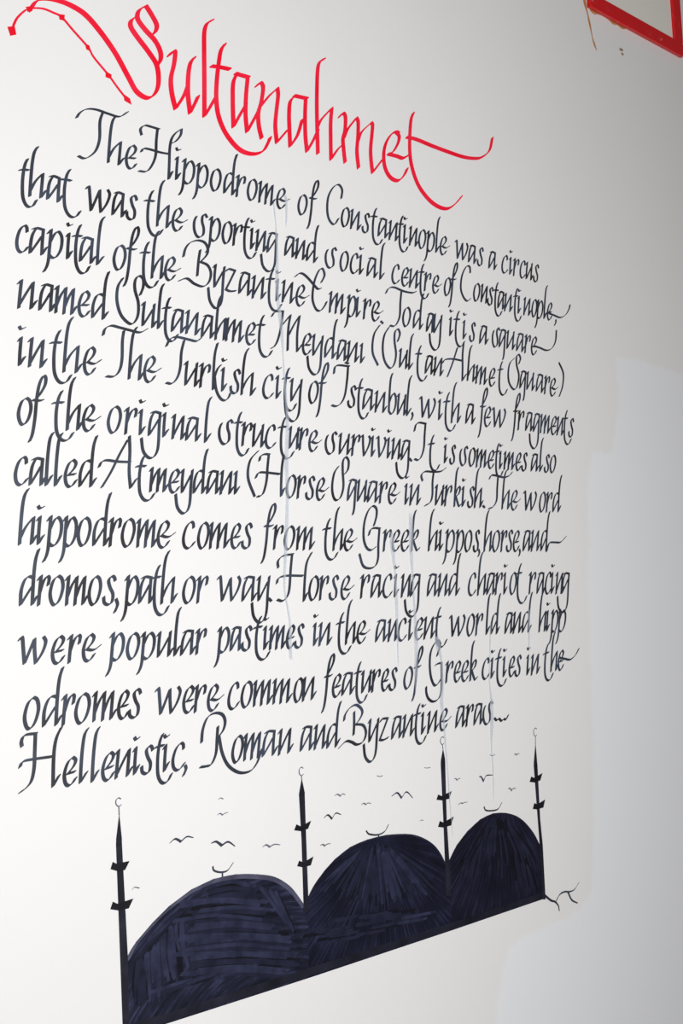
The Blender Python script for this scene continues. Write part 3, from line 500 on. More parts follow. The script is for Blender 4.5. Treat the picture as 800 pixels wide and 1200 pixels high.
  ([('o',1828.7,1847.7,58.8,-1.1,5.6,49.5),('r',1862.7,1847.3,55.7,-1.4,5.8,49.7),('s',1884.6,1846.8,63.5,-0.5,5.8,49.8),('E',1916.3,1846.0,58.1,1.1,6.0,50.0)],[[(1754,1942),(1731,1920),(1724,1884),(1740,1846)],[(1757,1922),(1761,1932),(1773,1937),(1786,1937)],[(1784,1937),(1779,1910),(1775,1882),(1766,1857),(1757,1848),(1747,1846)],[(1745,1885),(1753,1896),(1771,1898),(1813,1897)],[(1826,1938),(1820,1912),(1816,1880),(1814,1850)],[(1814,1850),(1824,1867)]]),
  ([('q',2013.6,1848.4,56.2,-0.7,6.3,49.9),('u',2045.4,1848.0,55.7,-0.3,6.4,49.9),('a',2077.7,1847.5,62.3,0.5,6.5,49.8),('r',2118.4,1847.8,60.7,-0.2,6.6,49.7),('E',2144.7,1848.0,61.5,-0.7,6.7,49.7)],[[(1989,1924),(1975,1908),(1967,1879),(1969,1857),(1978,1848),(1992,1856),(2002,1880),(2002,1914),(2004,1936),(2013,1947),(2022,1939),(2019,1920),(2009,1909)]]),
  ([('i',2203.5,1847.3,53.7,0.9,6.9,50.0),('n',2221.3,1847.2,61.0,1.8,7.0,50.1)],[]),
  ([('u',2311.0,1849.8,57.0,0.6,7.3,50.4),('r',2346.2,1850.2,61.2,0.3,7.4,50.6),('k',2380.3,1850.5,54.1,-0.1,7.6,50.7),('i',2410.1,1850.5,54.4,0.0,7.7,50.9),('s',2428.8,1850.5,59.7,0.2,7.8,51.0),('h',2457.5,1850.5,51.8,0.5,7.9,51.1)],[[(2268,1907),(2265,1920),(2279,1930),(2310,1931),(2337,1934),(2355,1943)],[(2310,1931),(2304,1906),(2301,1875),(2292,1857),(2272,1848)],[(2490,1857),(2497,1852)]]),
  ([('h',2567.0,1851.4,55.5,-1.3,8.3,51.7),('E',2601.9,1850.5,60.7,-0.3,8.5,51.9)],[[(2522,1926),(2530,1935),(2547,1936),(2581,1933),(2604,1939),(2616,1948)],[(2557,1933),(2551,1903),(2546,1873),(2531,1856),(2512,1850)]]),
  ([('w',2655.3,1850.2,60.8,-0.1,8.7,52.2),('o',2722.1,1850.1,56.7,0.8,9.0,52.6),('r',2754.8,1850.4,60.2,1.1,9.2,52.8),('d',2781.3,1850.9,61.1,1.2,9.3,52.9)],[]),
 ]),
 ('eighth line of black handwriting, starting hippodrome comes from the Greek',[
  ([('h',1187.7,1735.5,57.9,-0.1,3.7,50.9),('i',1224.7,1735.5,60.1,-0.1,3.9,51.4),('p',1246.5,1735.4,59.2,-0.1,4.0,51.6),('p',1279.5,1735.4,55.1,-0.0,4.1,52.1),('o',1306.7,1735.4,59.6,0.0,4.2,52.4),('d',1340.4,1735.4,62.2,0.0,4.4,52.8),('r',1379.0,1735.4,60.7,0.0,4.5,53.3),('o',1403.5,1735.4,64.3,-0.3,4.7,53.6),('m',1441.2,1735.4,58.5,-0.7,4.8,53.6),('E',1486.3,1734.9,67.7,-0.8,4.9,53.2)],[]),
  ([('c',1548.2,1734.2,65.4,1.1,5.1,52.7),('o',1585.4,1734.7,59.4,1.4,5.2,52.3),('m',1617.9,1735.4,62.5,1.4,5.2,52.0),('e',1670.6,1736.6,59.3,0.5,5.4,51.4),('s',1699.0,1737.2,65.9,-0.3,5.4,51.2)],[]),
  ([('f',1767.5,1736.9,59.4,-0.3,5.6,50.5),('r',1789.5,1736.7,62.7,-0.1,5.6,50.4),('o',1816.7,1736.6,63.0,0.1,5.7,50.2),('m',1854.7,1736.7,63.8,0.2,5.8,49.9)],[]),
  ([('t',1936.9,1736.9,63.2,0.2,6.0,49.2),('h',1962.9,1736.9,54.1,0.2,6.0,49.0),('E',1994.6,1737.0,62.9,0.2,6.1,49.0)],[]),
  ([('r',2123.6,1737.5,60.6,1.3,6.6,49.1),('e',2150.0,1738.1,59.5,1.3,6.7,49.4),('e',2180.4,1738.7,62.3,1.4,6.8,49.7),('k',2217.9,1739.5,56.9,1.2,7.0,50.2)],[[(2094,1795),(2104,1817),(2105,1834),(2093,1840),(2076,1826),(2063,1799),(2059,1767),(2066,1746),(2080,1739),(2096,1746)],[(2076,1773),(2083,1786),(2097,1790),(2114,1789)],[(2112,1789),(2106,1754),(2103,1722),(2093,1704),(2073,1698),(2053,1704),(2043,1730)]]),
  ([('h',2278.0,1740.8,59.2,-0.3,7.3,50.9),('i',2316.5,1740.6,62.7,-0.3,7.5,51.4),('p',2341.4,1740.5,62.9,0.2,7.6,51.6),('p',2379.4,1740.3,56.0,0.8,7.8,52.1),('o',2409.1,1740.7,57.5,0.9,8.0,52.3),('s',2441.7,1741.2,55.8,0.8,8.1,52.6)],[[(2464,1747),(2466,1739),(2461,1730)]]),
  ([('h',2485.7,1741.9,53.8,0.9,8.3,53.0),('o',2516.9,1742.3,61.3,1.2,8.5,53.3),('r',2553.8,1743.0,54.2,1.1,8.7,53.6),('s',2572.8,1743.4,60.2,1.2,8.8,53.7),('e',2600.9,1744.0,58.6,1.2,8.9,54.0)],[[(2628,1750),(2630,1743),(2625,1733)]]),
  ([('a',2643.6,1744.9,59.0,1.2,9.1,54.4),('n',2679.8,1745.6,60.1,1.2,9.3,54.7),('d',2718.4,1746.4,58.5,1.2,9.5,55.0)],[[(2744,1746),(2753,1762),(2761,1770),(2785,1771),(2809,1772),(2834,1787)]]),
 ]),
 ('ninth line of black handwriting, starting dromos, path or way',[
  ([('d',1185.3,1627.1,61.3,0.6,3.8,52.6),('r',1223.8,1627.5,55.6,-0.3,4.0,52.7),('o',1244.7,1627.7,62.0,-0.9,4.1,52.7),('m',1281.1,1627.2,58.0,-0.8,4.2,52.8),('o',1326.9,1626.6,58.0,-0.0,4.4,52.9),('s',1358.1,1626.1,67.3,1.0,4.5,53.0)],[[(1388,1637),(1391,1626),(1384,1612)]]),
  ([('p',1411.6,1626.9,57.6,0.0,4.6,52.7),('a',1440.9,1627.3,58.7,-0.7,4.7,52.6),('t',1474.7,1626.9,57.4,-0.3,4.8,52.4),('h',1493.4,1626.6,59.3,-0.1,4.9,52.3)],[]),
  ([('o',1543.9,1626.6,64.2,1.3,5.0,52.0),('r',1582.0,1627.2,63.0,1.6,5.1,51.9)],[]),
  ([('w',1632.4,1628.5,66.1,-0.4,5.3,51.8),('a',1696.6,1628.1,65.2,-0.0,5.5,51.6),('y',1738.6,1628.1,62.0,0.2,5.6,51.6)],[[(1768,1634),(1775,1628)]]),
  ([('o',1881.7,1628.6,61.2,0.4,6.1,51.6),('r',1916.4,1628.8,61.9,0.4,6.2,51.6),('s',1942.1,1629.0,66.8,1.2,6.3,51.6),('E',1978.0,1629.2,63.8,2.1,6.5,51.6)],[[(1798,1698),(1798,1712),(1813,1723),(1842,1727)],[(1839,1727),(1833,1694),(1827,1653),(1819,1636),(1806,1628),(1792,1631)],[(1792,1665),(1798,1676),(1820,1681),(1868,1681)],[(1896,1731),(1881,1710),(1874,1681),(1867,1627)],[(1867,1627),(1878,1644)]]),
  ([('r',2043.0,1631.4,67.0,0.5,6.7,51.9),('a',2074.5,1631.6,61.6,0.4,6.8,52.1),('c',2112.1,1631.9,66.8,0.5,7.0,52.3),('i',2151.9,1632.1,65.3,0.5,7.2,52.6),('n',2176.4,1632.3,56.8,0.4,7.3,52.7),('g',2206.4,1632.5,66.4,0.5,7.4,52.9)],[]),
  ([('a',2265.3,1633.0,63.5,0.3,7.7,53.2),('n',2305.8,1633.1,59.3,0.2,7.8,53.5),('d',2342.3,1633.3,65.8,0.3,8.0,53.7)],[]),
  ([('c',2414.0,1633.6,64.8,0.7,8.3,54.2),('h',2451.6,1634.0,57.7,0.6,8.5,54.4),('a',2486.4,1634.4,59.1,0.5,8.6,54.6),('r',2521.8,1634.7,65.4,0.4,8.8,54.8),('i',2554.4,1635.0,62.0,0.4,9.0,55.0),('o',2576.9,1635.1,57.8,0.4,9.1,55.2),('t',2608.5,1635.3,65.6,0.2,9.2,55.4)],[]),
  ([('r',2660.2,1635.7,65.6,-0.6,9.5,55.7),('a',2692.0,1635.4,58.1,-0.5,9.6,55.9),('c',2726.0,1635.1,56.1,-0.5,9.8,56.1),('i',2754.0,1634.9,60.9,-0.5,9.9,56.3),('n',2775.6,1634.7,56.2,-0.5,10.0,56.4),('g',2801.3,1634.5,65.8,-0.6,10.1,56.6)],[]),
 ]),
 ('tenth line of black handwriting, starting were popular pastimes',[
  ([('w',1182.1,1524.2,60.5,-1.4,3.6,48.9),('e',1246.4,1522.6,61.6,1.2,3.8,49.2),('r',1284.0,1523.2,61.5,1.0,4.0,49.4),('E',1311.1,1524.0,61.5,0.4,4.1,49.5)],[]),
  ([('p',1374.7,1524.3,59.0,-0.7,4.2,48.7),('o',1408.1,1523.8,60.6,0.3,4.3,48.3),('p',1444.6,1523.7,61.4,0.9,4.4,48.0),('u',1481.0,1524.2,60.7,1.2,4.5,48.1),('l',1520.2,1524.9,53.3,1.9,4.6,48.2),('a',1536.2,1525.2,60.6,2.2,4.7,48.2),('r',1575.1,1526.8,58.5,1.6,4.8,48.3)],[]),
  ([('p',1630.7,1528.3,56.5,0.6,5.0,48.3),('a',1661.0,1529.1,53.7,-0.5,5.1,48.3),('s',1689.0,1528.8,63.0,-0.6,5.2,48.3),('t',1727.3,1528.5,61.9,-0.1,5.3,48.3),('i',1750.5,1528.2,53.8,0.1,5.4,48.3),('m',1766.9,1528.3,55.9,0.2,5.4,48.3),('e',1811.6,1528.4,53.8,1.3,5.5,48.3),('s',1834.6,1528.5,63.0,2.4,5.6,48.3)],[]),
  ([('i',1891.7,1530.9,54.0,0.1,5.8,48.6),('n',1908.8,1530.9,61.0,0.1,5.9,48.6)],[]),
  ([('t',1965.4,1531.0,61.8,0.6,6.1,48.9),('h',1988.4,1531.1,55.8,0.8,6.2,49.0),('E',2021.7,1531.6,64.0,0.8,6.3,49.2)],[]),
  ([('a',2083.1,1532.4,63.6,0.0,6.6,49.5),('n',2125.0,1532.4,54.4,0.0,6.8,49.9),('c',2154.9,1532.5,63.8,0.6,6.9,50.1),('i',2193.2,1532.5,57.4,1.4,7.1,50.4),('e',2213.0,1533.0,63.8,1.3,7.2,50.6),('n',2247.3,1533.8,61.7,1.0,7.3,50.9),('t',2288.1,1534.4,63.7,1.0,7.5,51.2)],[]),
  ([('w',2336.8,1535.2,63.6,1.0,7.7,51.6),('o',2400.2,1536.2,61.1,0.5,8.0,52.1),('r',2436.7,1536.7,63.2,-0.2,8.2,52.3),('l',2475.4,1536.6,54.1,-0.1,8.3,52.6),('d',2493.0,1536.6,56.1,-0.1,8.4,52.7)],[]),
  ([('a',2549.8,1536.4,57.6,0.5,8.7,53.1),('n',2584.4,1536.7,57.2,0.5,8.8,53.3),('d',2619.6,1537.0,63.8,0.5,9.0,53.6)],[]),
  ([('h',2691.6,1537.6,54.9,-0.3,9.4,54.1),('i',2723.7,1537.4,61.0,-0.4,9.5,54.3),('p',2746.0,1537.2,57.6,-0.3,9.6,54.5),('p',2777.1,1537.1,64.1,-0.4,9.8,54.7)],[]),
 ]),
 ('eleventh line of black handwriting, starting odromes were common features',[
  ([('o',1188.0,1411.7,64.8,1.3,4.0,54.3),('d',1226.3,1413.0,65.8,0.1,4.1,53.8),('r',1268.6,1413.0,59.7,1.8,4.2,53.1),('o',1292.2,1413.0,66.8,1.8,4.3,52.8),('m',1333.1,1415.2,61.8,-0.8,4.4,52.4),('e',1384.4,1414.5,57.4,0.3,4.5,52.0),('s',1408.3,1414.5,67.2,0.6,4.6,51.8)],[]),
  ([('w',1471.9,1415.1,65.8,-0.6,4.8,51.7),('e',1535.4,1414.5,62.8,-0.5,5.0,51.5),('r',1566.7,1414.3,66.4,-0.9,5.1,51.5),('E',1595.9,1414.1,63.6,-1.1,5.2,51.4)],[]),
  ([('c',1648.5,1413.0,62.6,2.4,5.4,51.4),('o',1682.5,1414.4,61.8,1.9,5.5,51.0),('m',1717.7,1415.6,62.8,1.1,5.5,50.5),('m',1771.1,1417.0,63.4,-1.7,5.6,49.7),('o',1826.6,1415.5,54.9,1.7,5.7,48.9),('n',1854.2,1416.7,62.8,1.3,5.8,48.7)],[]),
  ([('f',1921.8,1418.1,54.6,2.7,6.0,48.6),('e',1939.1,1418.4,60.5,3.0,6.0,48.6),('a',1969.7,1420.2,63.8,1.7,6.1,48.6),('t',2013.3,1421.6,54.9,0.9,6.3,48.6),('u',2031.4,1421.8,56.5,1.0,6.3,48.6),('r',2064.7,1422.4,63.1,0.4,6.4,48.6),('e',2093.0,1422.9,53.8,-0.3,6.5,48.6),('s',2117.4,1422.9,62.6,-0.5,6.6,48.7)],[]),
  ([('o',2167.1,1422.4,62.4,2.4,6.8,48.8),('f',2208.7,1423.7,53.0,2.5,6.9,48.8)],[]),
  ([('r',2316.7,1428.9,60.9,-0.5,7.3,49.0),('e',2343.9,1428.6,55.9,-0.1,7.4,49.1),('e',2371.4,1428.4,60.6,0.3,7.5,49.3),('k',2404.9,1428.6,55.3,0.4,7.7,49.5)],[[(2301,1522),(2296,1529),(2287,1526),(2275,1516),(2265,1499),(2261,1477),(2261,1456),(2265,1438),(2274,1425),(2286,1428),(2298,1439)],[(2302,1522),(2299,1512),(2294,1504),(2288,1493)],[(2281,1472),(2290,1475),(2304,1476)],[(2303,1476),(2301,1445),(2296,1408),(2283,1392),(2265,1388),(2250,1396),(2244,1409),(2244,1423)]]),
  ([('c',2449.6,1428.9,60.5,1.0,7.9,49.8),('i',2485.2,1429.4,59.9,0.8,8.0,50.0),('t',2507.9,1429.9,60.6,0.2,8.1,50.1),('i',2533.3,1430.3,58.1,-0.4,8.2,50.3),('e',2554.7,1430.1,52.5,-0.4,8.3,50.4),('s',2578.9,1429.9,58.7,-0.4,8.4,50.6)],[]),
  ([('i',2629.8,1429.6,55.9,1.9,8.7,50.9),('n',2649.4,1429.4,58.0,3.3,8.7,51.0)],[]),
  ([('t',2704.1,1432.5,61.3,2.6,9.0,51.4),('h',2732.0,1434.0,52.3,1.8,9.1,51.6),('e',2762.0,1435.0,57.1,1.9,9.2,51.7)],[[(2773,1468),(2796,1464),(2820,1461),(2845,1472),(2862,1488)]]),
 ]),
 ('lowest line of black handwriting above the domes, starting Hellenistic, Roman',[
  ([('e',1264.9,1305.4,63.5,0.2,4.0,49.8),('l',1300.4,1306.8,63.0,-1.5,4.1,50.1),('l',1325.3,1305.8,57.6,2.0,4.2,50.3),('e',1345.9,1304.9,63.4,4.2,4.3,50.4),('n',1378.6,1307.6,61.7,1.1,4.4,50.6),('i',1418.2,1309.5,56.3,-1.5,4.6,50.6),('s',1432.7,1308.9,66.0,-1.4,4.6,50.5),('t',1470.5,1308.1,56.4,-0.9,4.7,50.5),('i',1486.9,1307.8,56.9,-0.6,4.8,50.5),('c',1505.6,1307.4,66.2,-0.3,4.9,50.5)],[[(1184,1383),(1183,1392),(1190,1402),(1213,1403)],[(1211,1402),(1209,1373),(1207,1344),(1201,1322),(1190,1311),(1178,1305)],[(1179,1348),(1185,1357),(1204,1359),(1244,1360)],[(1264,1410),(1253,1391),(1247,1362),(1244,1308)],[(1244,1308),(1257,1326)],[(1537,1315),(1539,1308),(1532,1296)]]),
  ([('o',1653.5,1306.9,60.9,4.0,5.5,51.7),('m',1687.0,1309.7,60.7,2.0,5.6,51.6),('a',1735.5,1311.7,68.1,0.4,5.7,51.4),('n',1781.0,1311.7,64.3,1.4,5.9,51.1)],[[(1579,1355),(1583,1379),(1595,1401),(1614,1409),(1633,1405),(1640,1391),(1635,1375),(1623,1363)],[(1623,1363),(1630,1329),(1645,1303),(1672,1287),(1700,1287),(1718,1300),(1730,1320)],[(1621,1382),(1618,1360),(1614,1331),(1602,1311),(1589,1308),(1574,1308)]]),
  ([('a',1841.0,1313.0,64.6,-0.7,6.0,50.7),('n',1882.3,1313.5,58.0,-2.3,6.1,50.5),('d',1916.8,1311.7,65.6,0.5,6.2,50.4)],[]),
  ([('y',2045.9,1313.5,59.8,-0.2,6.6,49.8),('z',2078.7,1313.4,64.9,0.7,6.7,49.7),('a',2120.3,1313.3,61.6,1.9,6.8,49.6),('n',2159.4,1314.7,60.9,1.2,6.9,49.5),('t',2199.2,1315.5,60.3,1.8,7.0,49.4),('i',2221.2,1315.9,60.5,2.5,7.1,49.4),('n',2243.5,1316.4,60.6,3.1,7.2,49.4),('E',2283.5,1318.6,62.6,2.3,7.4,49.7)],[[(1972,1367),(1976,1379),(1990,1392),(2010,1398),(2026,1389),(2029,1378),(2018,1364),(2006,1356)],[(2006,1356),(2030,1352),(2038,1335),(2028,1317),(2008,1312),(1992,1319),(1975,1322),(1953,1310)],[(2004,1383),(2002,1354),(1999,1334)]]),
  ([('a',2343.0,1320.8,60.9,0.7,7.6,50.1),('r',2382.4,1321.3,62.2,0.3,7.8,50.4),('a',2410.4,1321.6,58.5,-0.0,7.9,50.6),('S',2446.9,1321.5,62.1,-0.1,8.1,50.9)],[[(2489,1333),(2497,1327),(2507,1330),(2516,1324),(2527,1328),(2534,1326),(2544,1336)]]),
 ]),
]
def build_text():
    depth = 0
    for label, words in LINES:
        first = words[0]
        x, z = (first[0][0][1:3] if first[0] else first[1][0][0])
        root = empty('handwritten_line', x, z)
        tag(root, label, 'handwriting', 'lines of black handwriting')
        pen = Pen(INK_NIB, .75)
        for letters, caps in words:
            for code, ox, oz, ax, az, bx, bz in letters:
                for s in GLYPHS[code]:
                    pen.stroke([(ox + gx*ax + gz*bx, oz + gx*az + gz*bz) for gx, gz in s], 4)
            for s in caps: pen.stroke(s, 6)
            pen.build('word_lettering', INK, root, .0005 + depth); depth += .00001
build_text()

